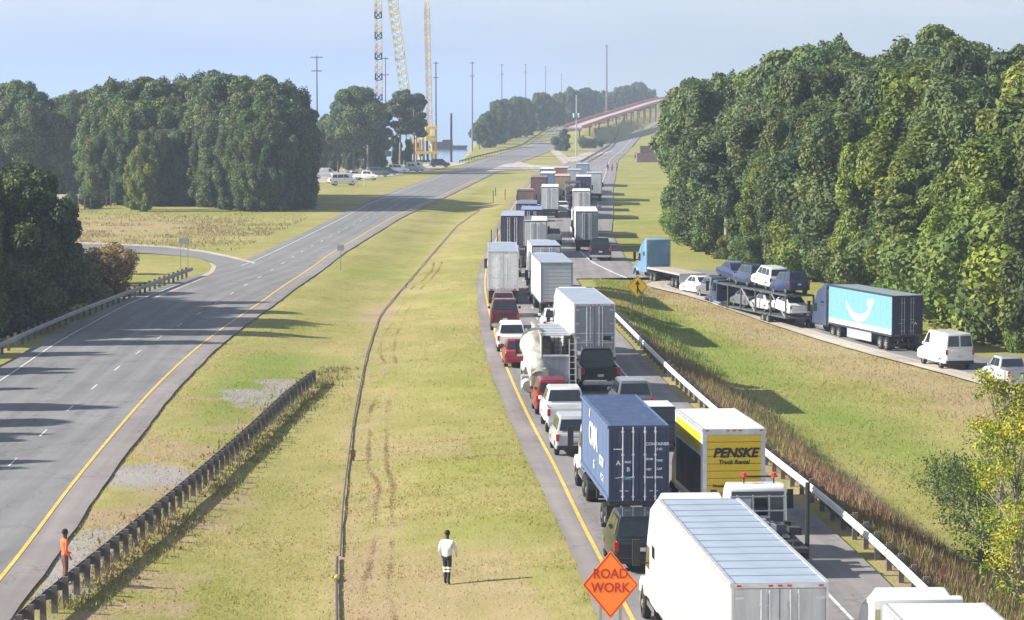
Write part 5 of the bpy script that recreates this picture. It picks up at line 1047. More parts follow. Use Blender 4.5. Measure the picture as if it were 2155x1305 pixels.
# flatbed with blue tractor
loc, yw = yr(1457, 611); yw = R(13); r = empty('flatbed_truck', 'sky blue tractor pulling an empty flatbed trailer down the ramp', 'truck', loc, yw, G2); L = 11.5
b = MB(); b.box(-1.3, 1.3, 0, L, 1.35, 1.5, M_ALU); b.box(-.5, -.35, .3, L-.3, 1.0, 1.35, M_CHAS); b.box(.35, .5, .3, L-.3, 1.0, 1.35, M_CHAS); b.build('trailer_frame', r)
for i in range(10): b = MB(); b.box(-1.25+i*.25, -1.02+i*.25, .02, L-.02, 1.5, 1.53, M_WOOD); b.build('deck_plank', r)
b = MB(); b.box(-1.3, 1.3, -.05, .0, .62, 1.45, mat('tail_panel', (.42, .42, .48), .6)); b.build('tail_panel', r)
for s in (-1, 1):
    for yy in (1.4, 2.7): wheel(r, s*1.0, yy, .5, .54)
tractor(r, L+.4, P_LBLUE, 'sleeper', 4.35, lod=0)
# car carrier
loc, yw = yr(1684, 692); r = empty('car_carrier', 'two level car carrier loaded with cars, ahead of the light blue trailer', 'truck', loc, yw, G2); L = 15.0
M_CAR = mat('carrier_steel', (.09, .10, .11), .6, var=.3)
b = MB(); b.box(-1.25, 1.25, 0, L, .78, .92, M_CAR); b.build('lower_deck', r); b = MB(); b.box(-1.25, -.5, 0, L+3.2, 2.72, 2.84, M_CAR); b.box(.5, 1.25, 0, L+3.2, 2.72, 2.84, M_CAR)
for k in range(11): b.box(-1.25, 1.25, k*1.75, k*1.8+.15, 2.70, 2.80, M_CAR)
b.build('upper_deck', r)
for s in (-1, 1):
    for yy in (.1, 3.8, 7.6, 11.4, 14.8): b = MB(); b.box(s*1.27-.06, s*1.27+.06, yy, yy+.16, .8, 2.8, M_CAR); b.build('post', r)
    for yy in (.2, 7.8): b = MB(); b.bar((s*1.27, yy, .85), (s*1.27, yy+3.5, 2.7), .05, M_ALU); b.build('ram', r)
    for yy in (4.8, 6.0): wheel(r, s*1.0, yy, .46, .5)
    for yy in (15.9, 17.2): wheel(r, s*1.0, yy, .5, .5)
tractor(r, L+3.4, P_DBLUE, 'day', 3.0, lod=1)
def on(r_, y, z, x=0): v = Matrix.Rotation(r_.rotation_euler.z, 3, 'Z') @ Vector((x, y, 0)); return (r_.location.x+v.x, r_.location.y+v.y, r_.location.z+z)
GC = 'cars loaded on the car carrier'
for lb, kd, m_, y_, z_, tl in (('white car at the tail of the carrier lower deck', 'sedan', P_WHITE, .1, .93, 4), ('silver car in the middle of the carrier lower deck', 'sedan', P_SILV, 5.4, .93, 0), ('dark grey car at the front of the carrier lower deck', 'sedan', P_GREY, 10.6, .93, 0), ('dark navy SUV at the tail of the carrier upper deck', 'suv', P_NAVY, .2, 2.86, -3), ('white SUV second from the tail on the carrier upper deck', 'suv', P_WHITE, 5.0, 2.86, 3), ('dark blue pickup with a red lamp in the middle of the carrier upper deck', 'suv', P_DBLUE, 9.8, 2.86, 0), ('navy car high on the front of the carrier upper deck', 'sedan', P_NAVY, 14.6, 2.95, 6)):
    car('loaded_car', lb, kd, m_, 0, 0, 0, on(r, y_, z_), GC, cat='car', rot=(R(tl), 0, r.rotation_euler.z), lod=1)
# ------------------------------------------------------------------ guardrails
M_GALV = mat('galvanised_steel', (.52, .54, .56), .45, .5, var=.25, scale=.7); M_POST = mat('timber_post', (.15, .135, .13), .9, var=.35, scale=2, bump=.3); M_WGALV = mat('pale_galvanised', (.72, .72, .68), .5, .2, var=.15, scale=.6)
def guardrail(label, fn, y0, y1, m, facing=1, step=1.9, pitch=3.8, zt=.92, posth=1.02, zf=height):
    x0 = float(fn(y0)); z0 = float(zf(x0, y0)); r = empty('guardrail', label, 'guardrail', (x0, y0, z0))
    prof = [(0, zt), (.05, zt-.05), (.09, zt-.12), (.03, zt-.18), (.09, zt-.25), (.05, zt-.33), (0, zt-.37)]
    y = y0
    while y < y1:
        ye = min(y+pitch, y1); v = []; 
        for yy in (y, ye+.05):
            xx = float(fn(yy)); zz = float(zf(xx, yy)) if zf is not None else 0
            for o, z in prof: v.append((xx+facing*(o+.02)-x0, yy-y0, zz+z-z0)); 
            for o, z in prof: v.append((xx+facing*(o+.005)-x0, yy-y0, zz+z-z0))
        n = 7; f = [(i, i+1, 2*n+i+1, 2*n+i) for i in range(n-1)] + [(n+i, n+i+1, 3*n+i+1, 3*n+i) for i in range(n-1)] + [(0, n, 3*n, 2*n), (n-1, 2*n-1, 4*n-1, 3*n-1)]
        MB().add(v, f, m).build('rail', r); y += pitch
    pb = MB(); pb.box(-.10, .10, -.09, .09, -.45, posth, M_POST); pm = pb.build('post', r).data; bpy.data.objects.remove(bpy.data.objects[[o.name for o in r.children if o.name.startswith('post')][0]])
    bb = MB(); bb.box(-.07, .07, -.07, .07, zt-.36, zt-.02, M_POST); bmsh = bb.build('x', None); bd = bmsh.data; bpy.data.objects.remove(bmsh)
    y = y0+.2
    while y < y1:
        xx = float(fn(y)); zz = float(zf(xx, y)); p = obj('post', pm, r, (xx-facing*.24-x0, y-y0, zz-z0)); p.rotation_euler = (random.uniform(-.02, .02), random.uniform(-.03, .03), 0)
        obj('block', bd, p, (facing*.16, 0, 0)); y += step
    return r
GRfn = curve([(655,793),(600,838),(520,918),(420,1012),(300,1118),(200,1203),(110,1278),(60,1322)], win=3)
guardrail('guardrail on timber posts along the left edge of the grass median', GRfn, 84, 182, mat('shade_toned_rail', (.09, .09, .12), .6, .2, var=.3), -1, 1.9, zt=.80, posth=.92)  # dark rail colour holds the painted shade of its sunless back
guardrail('bright galvanised guardrail right of the queued trucks', XG, 62, 226, M_WGALV, -1, 2.6, zt=.95)
gl = curve([(-35.4,150),(-35.4,198),(-35.0,225),(-34.0,248),(-32.2,285)], raw=True)
guardrail('guardrail along the outer edge of the left road below the dark trees', gl, 120, 286, mat('dull_rail', (.27, .27, .30), .6, .2, var=.3), 1, 2.6, zf=lambda x, y: 0*x)
g3 = curve([(-14.5,800),(-10.6,870),(-1.5,1000),(12.0,1250),(24,1450)], raw=True); guardrail('far guardrail on the lake side of the left road', g3, 800, 1450, M_POST, 1, 12, 12)
g4 = curve([(19.5,800),(29,950),(57,1420)], raw=True); guardrail('far guardrail left of the distant right road', g4, 800, 1400, M_POST, 1, 12, 12)
# ------------------------------------------------------------------ signs
M_SY = mat('sign_yellow', (.85, .55, .01), .45, var=.05); M_SO = mat('sign_orange', (.95, .20, .02), .45, var=.04); M_SOE = mat('sign_orange_edge', (.42, .02, .01), .5); M_SB = mat('sign_back', (.40, .38, .42), .5, .4)
def diamond(label, x, y, z, hw, hh, m, edge, posts, cat='road sign', zc=None):
    z0 = float(height(x, y)); r = empty('road_sign', label, cat, (x, y, z0)); zc = zc-z0
    MB().plate([(-hw, zc), (0, zc-hh), (hw, zc), (0, zc+hh)], -.01, .01, m).build('sign_panel', r)
    e = MB(); k = .93
    for a, b in (((-1, 0), (0, -1)), ((0, -1), (1, 0)), ((1, 0), (0, 1)), ((0, 1), (-1, 0))):
        e.add([(a[0]*hw*.96, -.013, zc+a[1]*hh*.96), (b[0]*hw*.96, -.013, zc+b[1]*hh*.96), (b[0]*hw*.91, -.013, zc+b[1]*hh*.91), (a[0]*hw*.91, -.013, zc+a[1]*hh*.91)], [(0,1,2,3)], edge)
    e.build('border', r)
    for px in posts: MB().box(px-.045, px+.045, .02, .08, -.4, zc+hh*(1-abs(px)/hw)*.9, mat('sign_post', (.34, .31, .26), .7, .2)).build('post', r)
    return r, zc
d = 236.0; x = XD(1342, d); r, zc = diamond('yellow diamond merge sign on two posts in the gore', x, d, 0, .84, .95, M_SY, M_INK, (-.42, .42), zc=ZD(603, d))
b = MB(); b.plate([(-.055, zc-.55), (.055, zc-.55), (.055, zc+.25), (-.055, zc+.25)], -.02, -.012, M_INK); b.plate([(-.2, zc+.18), (.2, zc+.18), (0, zc+.52)], -.02, -.012, M_INK); b.plate([(.05, zc-.10), (.05, zc-.28), (.27, zc-.62), (.36, zc-.55)], -.0205, -.0125, M_INK); b.build('merge_arrow', r)
r, zc = diamond('orange diamond road work sign at the bottom of the picture', XD(1287, 86.3), 86.3, 0, .86, 1.05, M_SO, M_SOE, (-.3, .3), zc=ZD(1238, 86.3))
text('ROAD', .42, (0, -.014, zc+.33), REAR, M_SOE, r, bold=.008, xs=.9); text('WORK', .42, (0, -.014, zc-.10), REAR, M_SOE, r, bold=.008, xs=.9)
for px, pyb, w_, hh, lab, two in ((388, 565, .55, .32, 'grey backed sign on two posts at the mouth of the side road', 1), (717, 568, .36, .28, 'small grey backed sign on the median verge', 0)):
    x, y, z = P(px, pyb); r = empty('road_sign', lab, 'road sign', (x, y, z)); top = 3.2 if two else 2.6
    MB().box(-w_, w_, -.01, .01, top-2*hh, top, M_SB).build('sign_panel', r)
    for q in ((-.38, .38) if two else (0,)): MB().box(q-.035, q+.035, .012, .07, -.3, top, M_SB).build('post', r)
# ------------------------------------------------------------------ hose, posts, gravel
M_HOSE = mat('black_hose', (.07, .06, .09), .6); M_HY = mat('yellow_joint', (.6, .45, .05), .6)
def poly_tube(name, pts, rad, m, label, cat, parent=None):
    t = MB()
    for a, b in zip(pts[:-1], pts[1:]): t.tube(a, b, rad, m, 7)
    o = t.build(name, parent, smooth=True); 
    if label: tag(o, label, cat)
    return o
def gz(x, y, dz=.06): return (x, y, float(height(x, y))+dz)
ys = np.arange(112.5, 470, 3.0); hs = poly_tube('drain_hose', [gz(float(PIPE(y)), y, .03) for y in ys], .035, M_HOSE, 'dark drain hose running up the middle of the median', 'hose')
ys = np.arange(88, 112.4, 2.0); r = empty('drain_pipe', 'nearest length of dark pipe in the median with a yellow joint', 'pipe', gz(float(PIPE(88)), 88, 0)); o = poly_tube('pipe', [Vector(gz(float(PIPE(y))-.12, y))-r.location for y in ys], .05, M_HOSE, None, None, r)
yj = PZ(716, 1232, -.7)[1]; a = Vector(gz(float(PIPE(yj))-.12, yj))-r.location; MB().tube(a+Vector((0, -.35, 0)), a+Vector((0, .35, 0)), .10, M_HY, 8).build('joint', r)
def post_thing(name, label, px, pyb, h_, w_, m, cat='post', top=None):
    x, y, z = P(px, pyb); r = empty(name, label, cat, (x, y, z)); MB().box(-w_/2, w_/2, -w_/2, w_/2, -.3, h_, m).build('post', r)
    if top: MB().box(-w_*.9, w_*.9, -w_*.7, w_*.7, h_-.35, h_, top).build('cap', r)
    return r
M_RB = mat('rusty_brown', (.20, .09, .05), .8)
post_thing('marker_post', 'short reddish brown stake beside the pipe in the median', 743, 968, .5, .14, M_RB, top=M_RB)
for i, (px, py, h_) in enumerate(((1034, 522, 2.2), (1047, 508, 1.6), (1038, 425, 2.0), (1063, 420, 1.8), (1043, 412, 1.5))):
    post_thing('marker_post', f'thin dark marker post on the median edge, {["beside the refrigerated trailer","just beyond the first post","beyond the dark backed trailer","right of the far pair","leftmost of the far pair"][i]}', px, py, h_, .12, M_CHAS)
post_thing('marker_post', 'white post at the corner of the parking lot', 766, 392, 1.6, .35, P_WHITE)
r = post_thing('notice_board', 'white board standing by the lake road below the yellow machine', 882, 356, 1.2, .2, P_WHITE, cat='board'); MB().box(-1.0, 1.0, -.1, -.0, .3, 1.9, P_WHITE).build('board_panel', r)
# gravel washes near the median guardrail: low uneven mounds of stones
def gravel(label, pts, n, seed):
    g = np.random.default_rng(seed); w3 = [PZ(px, py, -.1)[:2] for px, py in pts]; c = np.mean(w3, 0); P_ = []
    xs = [p[0] for p in w3]; ysl = [p[1] for p in w3]
    def inside(x, y):
        k = False; j = len(w3)-1
        for i in range(len(w3)):
            if (w3[i][1] > y) != (w3[j][1] > y) and x < (w3[j][0]-w3[i][0])*(y-w3[i][1])/(w3[j][1]-w3[i][1])+w3[i][0]: k = not k
            j = i
        return k
    while len(P_) < n:
        x, y = g.uniform(min(xs), max(xs)), g.uniform(min(ysl), max(ysl))
        if inside(x, y) and float(fbm(np.array([x]), np.array([y]), 1.4)[0]) > .36: P_.append((x, y))
    X = np.array([p[0] for p in P_]); Y = np.array([p[1] for p in P_]); Z = height(X, Y); s = g.uniform(.06, .16, n)
    tet = np.array([(-1, -1, 0), (1, -1, 0), (1, 1, 0), (-1, 1, 0), (0, 0, .55)]); rot = g.random(n)*6.28
    T = np.repeat(tet[None], n, 0); xr = T[:, :, 0]*np.cos(rot)[:, None]-T[:, :, 1]*np.sin(rot)[:, None]; yr_ = T[:, :, 0]*np.sin(rot)[:, None]+T[:, :, 1]*np.cos(rot)[:, None]
    v = np.stack([X[:, None]+xr*s[:, None], Y[:, None]+yr_*s[:, None]*1.6, Z[:, None]-.01+T[:, :, 2]*s[:, None]*.7], 2).reshape(-1, 3)
    f = (np.array([(0, 1, 4), (1, 2, 4), (2, 3, 4), (3, 0, 4)])[None]+np.arange(n)[:, None, None]*5).reshape(-1, 3)
    o = obj('gravel', mesh_np('gravel', v, f, [mat('grey_gravel', (.33, .31, .30), .9, var=.35, scale=3)])); tag(o, kind='stuff')
# ------------------------------------------------------------------ utility poles, cranes, bridge
M_POLE = mat('weathered_pole', (.18, .16, .15), .9); M_MONO = mat('steel_monopole', (.20, .21, .24), .6, .3); M_GLV = mat('grey_box', (.5, .52, .55), .5)
def pole(label, px, d, ytop, r0, arms=(), m=None, z0=-1.0):
    x = XD(px, d); h_ = ZD(ytop, d)-z0; r = empty('power_pole', label, 'power pole', (x, d, z0), 0, 'power poles along the lake'); m = m or M_MONO
    MB().tube((0, 0, -1), (0, 0, h_), r0, m, 8, r0*.55).build('shaft', r)
    for dz, wd in arms: MB().box(-wd, wd, -.12, .12, h_-dz-.15, h_-dz+.1, m).build('crossarm', r)
    return r
for i, (px, yt, d, rr, lab) in enumerate(((668,118,760,.34,'left of the lakeside trees'),(812,120,800,.26,'between the two lattice booms'),(918,130,900,.30,'right of the yellow machine'),(994,130,1000,.34,'standing in the water right of the barge'),(1056,135,1350,.36,'above the left end of the far trees'),(1106,135,1700,.40,'second above the far trees'),(1148,140,2000,.44,'third above the far trees'),(1181,155,2300,.42,'fourth and faintest above the far trees'),(1276,95,1500,.62,'tallest, above the right part of the far trees'))):
    pole(f'thin grey power pole {lab}', px, d, yt, rr, ((.4, 1.6), (4.0, 1.4)) if i == 0 else ((.5, .9), (5, .9)))
x, y, z = P(1213, 328); r = empty('utility_pole', 'wooden utility pole with a transformer between the two roads', 'utility pole', (x, y, z)); px_m = 6000/y; h_ = ZD(200, y)-z
MB().tube((0, 0, -1), (0, 0, h_), .26, mat('pale_pole', (.42, .40, .36), .9), 8, .18).build('shaft', r); zz = ZD(240, y)-z
MB().box(-1.4, 1.4, -.1, .1, zz-.1, zz+.1, M_POLE).build('crossarm', r)
for s in (-.75, .75): MB().tube((s, -.3, zz-1.1), (s, -.3, zz+.3), .42, M_GLV, 10).build('transformer', r)
# overhead wires on the left wood and over the median crossing
for i, (a, b) in enumerate((((-100, 275, 640), (640, 262, 700)), ((-100, 288, 640), (640, 276, 700)))):
    pa = Vector((XD(a[0], a[2]), a[2], ZD(a[1], a[2]))); pb = Vector((XD(b[0], b[2]), b[2], ZD(b[1], b[2]))); pa.y = pb.y = 430; pa = Vector((XD(a[0], 430), 430, ZD(a[1], 430))); pb = Vector((XD(560, 430), 430, ZD(b[1], 430)))
    if i == 0: pass
    t = MB(); N = 12
    for k in range(N): q = lambda u: pa.lerp(pb, u)-Vector((0, 0, 4*.6*u*(1-u))); t.tube(q(k/N), q((k+1)/N), .011, M_MONO, 4)
    tag(t.build('overhead_wire'), f'thin pale wire sagging in front of the left wood, {"upper" if i == 0 else "lower"} one', 'wire')
M_LAT = mat('lattice_white', (.80, .78, .70), .6); M_LATP = mat('lattice_pinkish', (.80, .58, .42), .6); M_LATC = mat('lattice_cream', (.85, .76, .45), .6); M_CY = mat('machine_yellow', (.75, .50, .05), .5); M_CO = mat('machine_orange', (.75, .32, .05), .6)
def lattice(par, p, q, wid, m, n, nm='boom', ch=.14, seg_m=None):
    p, q = Vector(p), Vector(q); d = (q-p).normalized(); u = Vector((0, 1, 0)).cross(d).normalized() if abs(d.y) < .9 else Vector((1, 0, 0)); v = d.cross(u); t = MB(); c = []
    for k in range(n+1):
        o = p.lerp(q, k/n); ww = wid*(.55+.45*min(1, k/2, (n-k)/2+.3)) if n > 4 else wid; c.append([o+u*sx*ww/2+v*sy*ww/2 for sx, sy in ((-1, -1), (1, -1), (1, 1), (-1, 1))])
    for k in range(n):
        mm = seg_m[k % len(seg_m)] if seg_m else m
        for i in range(4):
            j = (i+1) % 4; t.bar(c[k][i], c[k+1][i], ch, mm); t.bar(c[k][i], c[k][j], ch*.6, mm); t.bar(c[k][i], c[k+1][j], ch*.6, mm); t.bar(c[k][j], c[k+1][i], ch*.6, mm)
    return t.build(nm, par)
def crane(label, px, ytop, px2, ybase, d, wid, m, n, seg_m=None, hook=True, z0=.5):
    x = XD(px2, d); r = empty('crane', label, 'crane', (x, d, z0)); top = Vector((XD(px, d)-x, 0, ZD(ytop, d)-z0)); 
    b = MB(); b.box(-3, 3, -4, 4, .6, 1.4, M_CHAS); b.box(-3.6, -2.4, -4.5, 4.5, -.4, 1.2, M_CHAS); b.box(2.4, 3.6, -4.5, 4.5, -.4, 1.2, M_CHAS); b.build('tracks', r)
    b = MB(); b.box(-2.2, 2.2, -2, 5, 1.4, 4.0, M_CY); b.box(-2.4, 2.4, 4, 6.2, 1.5, 3.6, M_CHAS); b.build('machine_house', r, bevel=.15); b = MB(); b.box(1.2, 2.4, -3.2, -1.9, 1.5, 4.1, M_CY); b.box(1.25, 2.35, -3.23, -3.1, 2.4, 3.8, M_GLASS); b.build('operator_cab', r)
    lattice(r, (0, -2, 2), top, wid, m, n, 'boom', .26, seg_m)
    b = MB(); b.tube((.9, 4, 4), top+Vector((.9, 0, -.5)), .06, M_CHAS, 4); b.tube((-.5, 4, 4), top+Vector((-.5, 0, -.5)), .06, M_CHAS, 4); b.build('stay_cable', r)
    return r, top
crane('lattice boom crane with the leftmost upright dark and white boom', 797, -60, 799, 330, 900, 2.0, M_LAT, 26, [M_LAT, M_CHAS, M_LATP])
crane('lattice boom crane with the leaning cream boom', 820, -60, 868, 330, 905, 3.0, M_LATC, 24, [M_LATC, M_LAT])
r = empty('pile_leads', 'slender pinkish upright mast rising from the yellow pile driver', 'pile driver', (XD(905, 860), 860, -1.0))
lattice(r, (0, 0, 8), (XD(899, 860)-XD(905, 860), 0, ZD(6, 860)+1), 1.5, M_LATP, 24, 'mast', .24, [M_LATP, M_LATP, M_LATC])
b = MB(); b.box(-1.3, 2.2, -1, 1.5, 6.5, 11.0, M_CY); b.box(.2, 1.6, -1.2, -1, 8.0, 10.0, P_WHITE); b.build('hammer', r, bevel=.2)
b = MB()
for xx, m_ in ((-4.2, M_CO), (-3.0, M_CY), (-1.8, M_CO), (-.6, M_CHAS), (.8, M_CY), (1.8, M_CO)): b.tube((xx, random.uniform(-1, 1), -1), (xx+random.uniform(-.4, .4), 0, random.uniform(6.5, 9)), .38, m_, 7)
b.box(-4.5, 2.4, -1.5, 1.5, 2.6, 3.4, M_CY); b.box(-4, 2, -1.5, 1.5, -1, .8, M_CHAS); b.build('pile_frame', r)
for i, (px, a0, a1) in enumerate(((783, 2, .7), (874, 2, .7))): pass
# barge and red pile
r = empty('barge', 'long dark work barge on the lake right of the pile driver', 'barge', (XD(945, 1130), 1130, -1.6))
MB().box(-7.0, 6.6, -6, 6, -.6, 1.5, M_CHAS, -.8, .5, .5).build('hull', r); b = MB(); b.box(-6.5, 1.5, -4, 2, 1.5, 3.0, mat('barge_load', (.10, .07, .08), .8)); b.box(-2.5, .5, -3, 0, 3.0, 3.8, M_CHAS); b.build('deck_load', r)
r = empty('pile', 'dark red upright pile standing in the lake before the barge', 'pile', (XD(950, 900), 900, -3.0)); MB().tube((0, 0, 0), (0, 0, ZD(238, 900)+3), .35, mat('red_pile', (.20, .06, .07), .7), 10).build('shaft', r)
# construction trestle climbing away
M_DECKR = mat('pale_deck', (.46, .43, .42), .8); M_OR = mat('orange_barrier', (.62, .17, .11), .7); M_PIER = mat('rust_pier', (.22, .12, .10), .8)
r = empty('trestle_bridge', 'pale trestle bridge with orange barriers climbing away in the far distance', 'bridge', (0, 0, 0))
bd = [(1205, 1130, 268), (1260, 1230, 249), (1310, 1340, 234), (1350, 1450, 221), (1385, 1560, 211), (1430, 1750, 203), (1500, 2050, 200)]
bx = [XD(p, d_) for p, d_, _ in bd]; by = [d_ for _, d_, _ in bd]; bz = [ZD(t, d_) for _, d_, t in bd]
Y = np.linspace(1130, 2050, 50); X = np.interp(Y, by, bx); Z = np.interp(Y, by, bz); dk = MB(); ra = MB(); rb_ = MB()
for k in range(49):
    def quad(mb, x0, x1, dz0, dz1, m_): mb.add([(X[k]+x0, Y[k], Z[k]+dz0), (X[k]+x1, Y[k], Z[k]+dz0), (X[k+1]+x1, Y[k+1], Z[k+1]+dz0), (X[k+1]+x0, Y[k+1], Z[k+1]+dz0), (X[k]+x0, Y[k], Z[k]+dz1), (X[k]+x1, Y[k], Z[k]+dz1), (X[k+1]+x1, Y[k+1], Z[k+1]+dz1), (X[k+1]+x0, Y[k+1], Z[k+1]+dz1)], [(0,1,2,3),(4,5,6,7),(0,1,5,4),(1,2,6,5),(2,3,7,6),(3,0,4,7)], m_)
    quad(dk, -3.4, 3.4, -.6, 0, M_DECKR); quad(ra, -3.8, -3.45, -.2, .9, M_OR); quad(rb_, 3.45, 3.8, -.5, .7, M_OR)
    if k % 2 == 0:
        pr = MB(); pr.box(X[k]-3.0, X[k]-2.4, Y[k], Y[k]+1, -3, Z[k]-1.4, M_PIER); pr.box(X[k]+2.4, X[k]+3.0, Y[k], Y[k]+1, -3, Z[k]-1.4, M_PIER); pr.box(X[k]-3.6, X[k]+3.6, Y[k]-.2, Y[k]+1.2, Z[k]-1.4, Z[k]-.72, M_PIER); pr.build('pier', r)
dk.build('deck', r); ra.build('barrier', r); rb_.build('barrier', r)
r = empty('site_container', 'rust brown stack beside the far end of the right road', 'stack', (XD(1362, 820), 820, 0)); b = MB(); b.box(-3, 3.5, 0, 6, 0, 2.6, M_BRN2); b.build('crate', r); b = MB(); b.box(-2, 3.4, .5, 5.5, 2.6, 4.6, M_BRN); b.build('load', r)
# parked vehicles by the lake
GP = 'vehicles parked by the lake'
def park(label, kind, m_, px, py, yaw, sc=1.1): x, y, z = P(px, py); car(dict(pickup='pickup_truck', sedan='car', suv='suv', van='van')[kind], label, kind, m_, loc=(x, y, z+.05), yaw=yaw, group=GP, sc=sc, lod=1)
for a in (('white van parked left of the lakeside row', 'van', P_WHITE, 660, 376, R(-80), 1.0), ('silver and white SUV in front of the parked row, nearest the grass', 'suv', P_WHITE, 692, 391, R(-75), 1.25), ('white car behind the nearest parked SUV', 'sedan', P_WHITE, 722, 377, R(-60), 1.1), ('white pickup right of the parked cars', 'pickup', P_WHITE, 744, 379, R(-100), 1.0), ('grey SUV in the shade of the lakeside trees', 'suv', P_GREY, 772, 372, R(-85), 1.1), ('dark car parked under the lakeside trees', 'sedan', P_DBLUE, 792, 368, R(-85), 1.1), ('white SUV under the tall pines', 'suv', P_WHITE, 815, 365, R(-95), 1.1), ('silver pickup under the tall pines', 'pickup', P_SILV, 838, 362, R(-85), 1.0), ('white van before the yellow machine', 'van', P_WHITE, 855, 359, R(-100), .9), ('dark SUV right of the white notice board', 'suv', P_BLK, 905, 352, R(-80), 1.1)): park(*a)
# low fence at the back of the field
for i in range(1):
    r = empty('field_fence', 'dark low fence with shrubs at the back of the left field', 'fence', (0, 0, 0)); pts = [P(px, py) for px, py in ((120, 446), (165, 444), (215, 436), (250, 432))]
    for a, b in zip(pts[:-1], pts[1:]):
        for t_ in np.linspace(0, 1, 5)[:-1]: q = Vector(a).lerp(Vector(b), t_); MB().box(q.x-.1, q.x+.1, q.y-.1, q.y+.1, q.z-.3, q.z+1.9, M_POLE).build('post', r)
        for zz in (.7, 1.5): MB().bar(Vector(a)+Vector((0, -.12, zz)), Vector(b)+Vector((0, -.12, zz)), .05, M_POLE).build('rail', r)

# ------------------------------------------------------------------ people
M_SKIN = mat('dark_skin', (.11, .06, .04), .6); M_SKINL = mat('tan_skin', (.38, .22, .15), .6); M_HAIR = mat('black_hair', (.012, .011, .012), .7); M_PANT = mat('dark_trousers', (.028, .03, .04), .9); M_SHIRT = mat('white_shirt', (.68, .69, .72), .85, var=.12); M_ORV = mat('orange_vest', (.85, .16, .04), .7); M_BOOT = mat('brown_boots', (.09, .055, .035), .8); M_REFL = mat('reflective_band', (.78, .80, .66), .5); M_DSH = mat('dark_shirt', (.04, .035, .05), .9)
def person(label, x, y, yaw, J, shirt, pants, skin=None, bands=(), sc=1.12, z=None, group=None, cap=False, lod=0):
    """J: joints in metres; body grown with a skin modifier, then painted by region"""
    z = float(height(x, y))-.05 if z is None else z; skin = skin or M_SKIN
    names = list(J); vs = [J[n][0] for n in names]; rad = [J[n][1] for n in names]; idx = {n: i for i, n in enumerate(names)}
    E = [('pelvis','waist'),('waist','chest'),('chest','neck'),('neck','headb'),('headb','head'),('head','crown'),('pelvis','hipL'),('hipL','kneeL'),('kneeL','ankL'),('ankL','toeL'),('pelvis','hipR'),('hipR','kneeR'),('kneeR','ankR'),('ankR','toeR'),('chest','shL'),('shL','elL'),('elL','wrL'),('wrL','haL'),('chest','shR'),('shR','elR'),('elR','wrR'),('wrR','haR')]
    me = bpy.data.meshes.new('body'); me.from_pydata(vs, [(idx[a], idx[b]) for a, b in E], []); o = bpy.data.objects.new('body', me); COL.objects.link(o)
    sk = o.modifiers.new('s', 'SKIN'); ss = o.modifiers.new('d', 'SUBSURF'); ss.levels = 2
    for i, v in enumerate(me.skin_vertices[0].data): v.radius = rad[i]; v.use_root = (names[i] == 'pelvis')
    dg = bpy.context.evaluated_depsgraph_get(); nm = bpy.data.meshes.new_from_object(o.evaluated_get(dg)); bpy.data.objects.remove(o)
    nm.materials.clear(); [nm.materials.append(m) for m in (shirt, pants, skin, M_BOOT)]
    V = {n: Vector(J[n][0]) for n in names}
    def sd(p, a, b): t = max(0, min(1, (p-a).dot(b-a)/max(1e-6, (b-a).length_squared))); return (p-(a+(b-a)*t)).length
    regs = [(e, {'neck': 2}.get(e[0], 0)) for e in E]; mats_ = {('headb','head'):2,('head','crown'):2,('neck','headb'):2,('pelvis','hipL'):1,('pelvis','hipR'):1,('hipL','kneeL'):1,('hipR','kneeR'):1,('kneeL','ankL'):1,('kneeR','ankR'):1,('ankL','toeL'):3,('ankR','toeR'):3,('wrL','haL'):2,('wrR','haR'):2}
    for p in nm.polygons:
        c = p.center; e = min(E, key=lambda e: sd(c, V[e[0]], V[e[1]])); p.material_index = mats_.get(e, 0); p.use_smooth = True
    r = empty('person', label, 'person', (x, y, z), yaw, group); r.scale = (sc, sc, sc); obj('body', nm, r)
    hp = V['head']; b = bmesh.new(); bmesh.ops.create_uvsphere(b, u_segments=12, v_segments=8, radius=1)
    for v in b.verts: v.co = Vector((v.co.x*.098, v.co.y*.112-.012, v.co.z*.10+.045 if v.co.z > -.3 else v.co.z*.07+.03))
    hm = bpy.data.meshes.new('hair'); b.to_mesh(hm); b.free(); hm.materials.append(M_HAIR); obj('hair', hm, r, hp)
    for nm_, (a, b_, t, rr, m_) in enumerate(bands):
        q = V[a].lerp(V[b_], t); dv = (V[b_]-V[a]).normalized(); MB().tube(q-dv*.035, q+dv*.035, rr, m_, 12).build('reflective_band', r, smooth=True)
    # fingers: five short tapering digits per hand
    for s in ('L', 'R'):
        w0, h0 = V['wr'+s], V['ha'+s]; dv = (h0-w0).normalized(); sd_ = dv.cross(Vector((1, 0, 0))).normalized() if abs(dv.x) < .9 else Vector((0, 1, 0)); f = MB()
        for k in range(4): p0 = h0+sd_*(k-1.5)*.019; ln = (.055, .068, .064, .05)[k]; p1 = p0+dv*ln*.6; p2 = p1+(dv+Vector((-.35 if s == 'R' else .35, 0, 0))).normalized()*ln*.5; f.tube(p0, p1, .009, skin, 6, .008); f.tube(p1, p2, .008, skin, 6, .006)
        p0 = w0.lerp(h0, .5)+sd_*.03; f.tube(p0, p0+(dv*.6+sd_*.6).normalized()*.05, .011, skin, 6, .008); f.build('fingers', r, smooth=True)
    f = MB(); hc = V['head']; f.tube(hc+Vector((0, .085, -.01)), hc+Vector((0, .125, -.025)), .014, skin, 6, .010)
    for s in (-1, 1): f.tube(hc+Vector((s*.078, -.005, 0)), hc+Vector((s*.092, -.01, .01)), .026, skin, 6, .018)
    f.build('face_features', r)
    return r
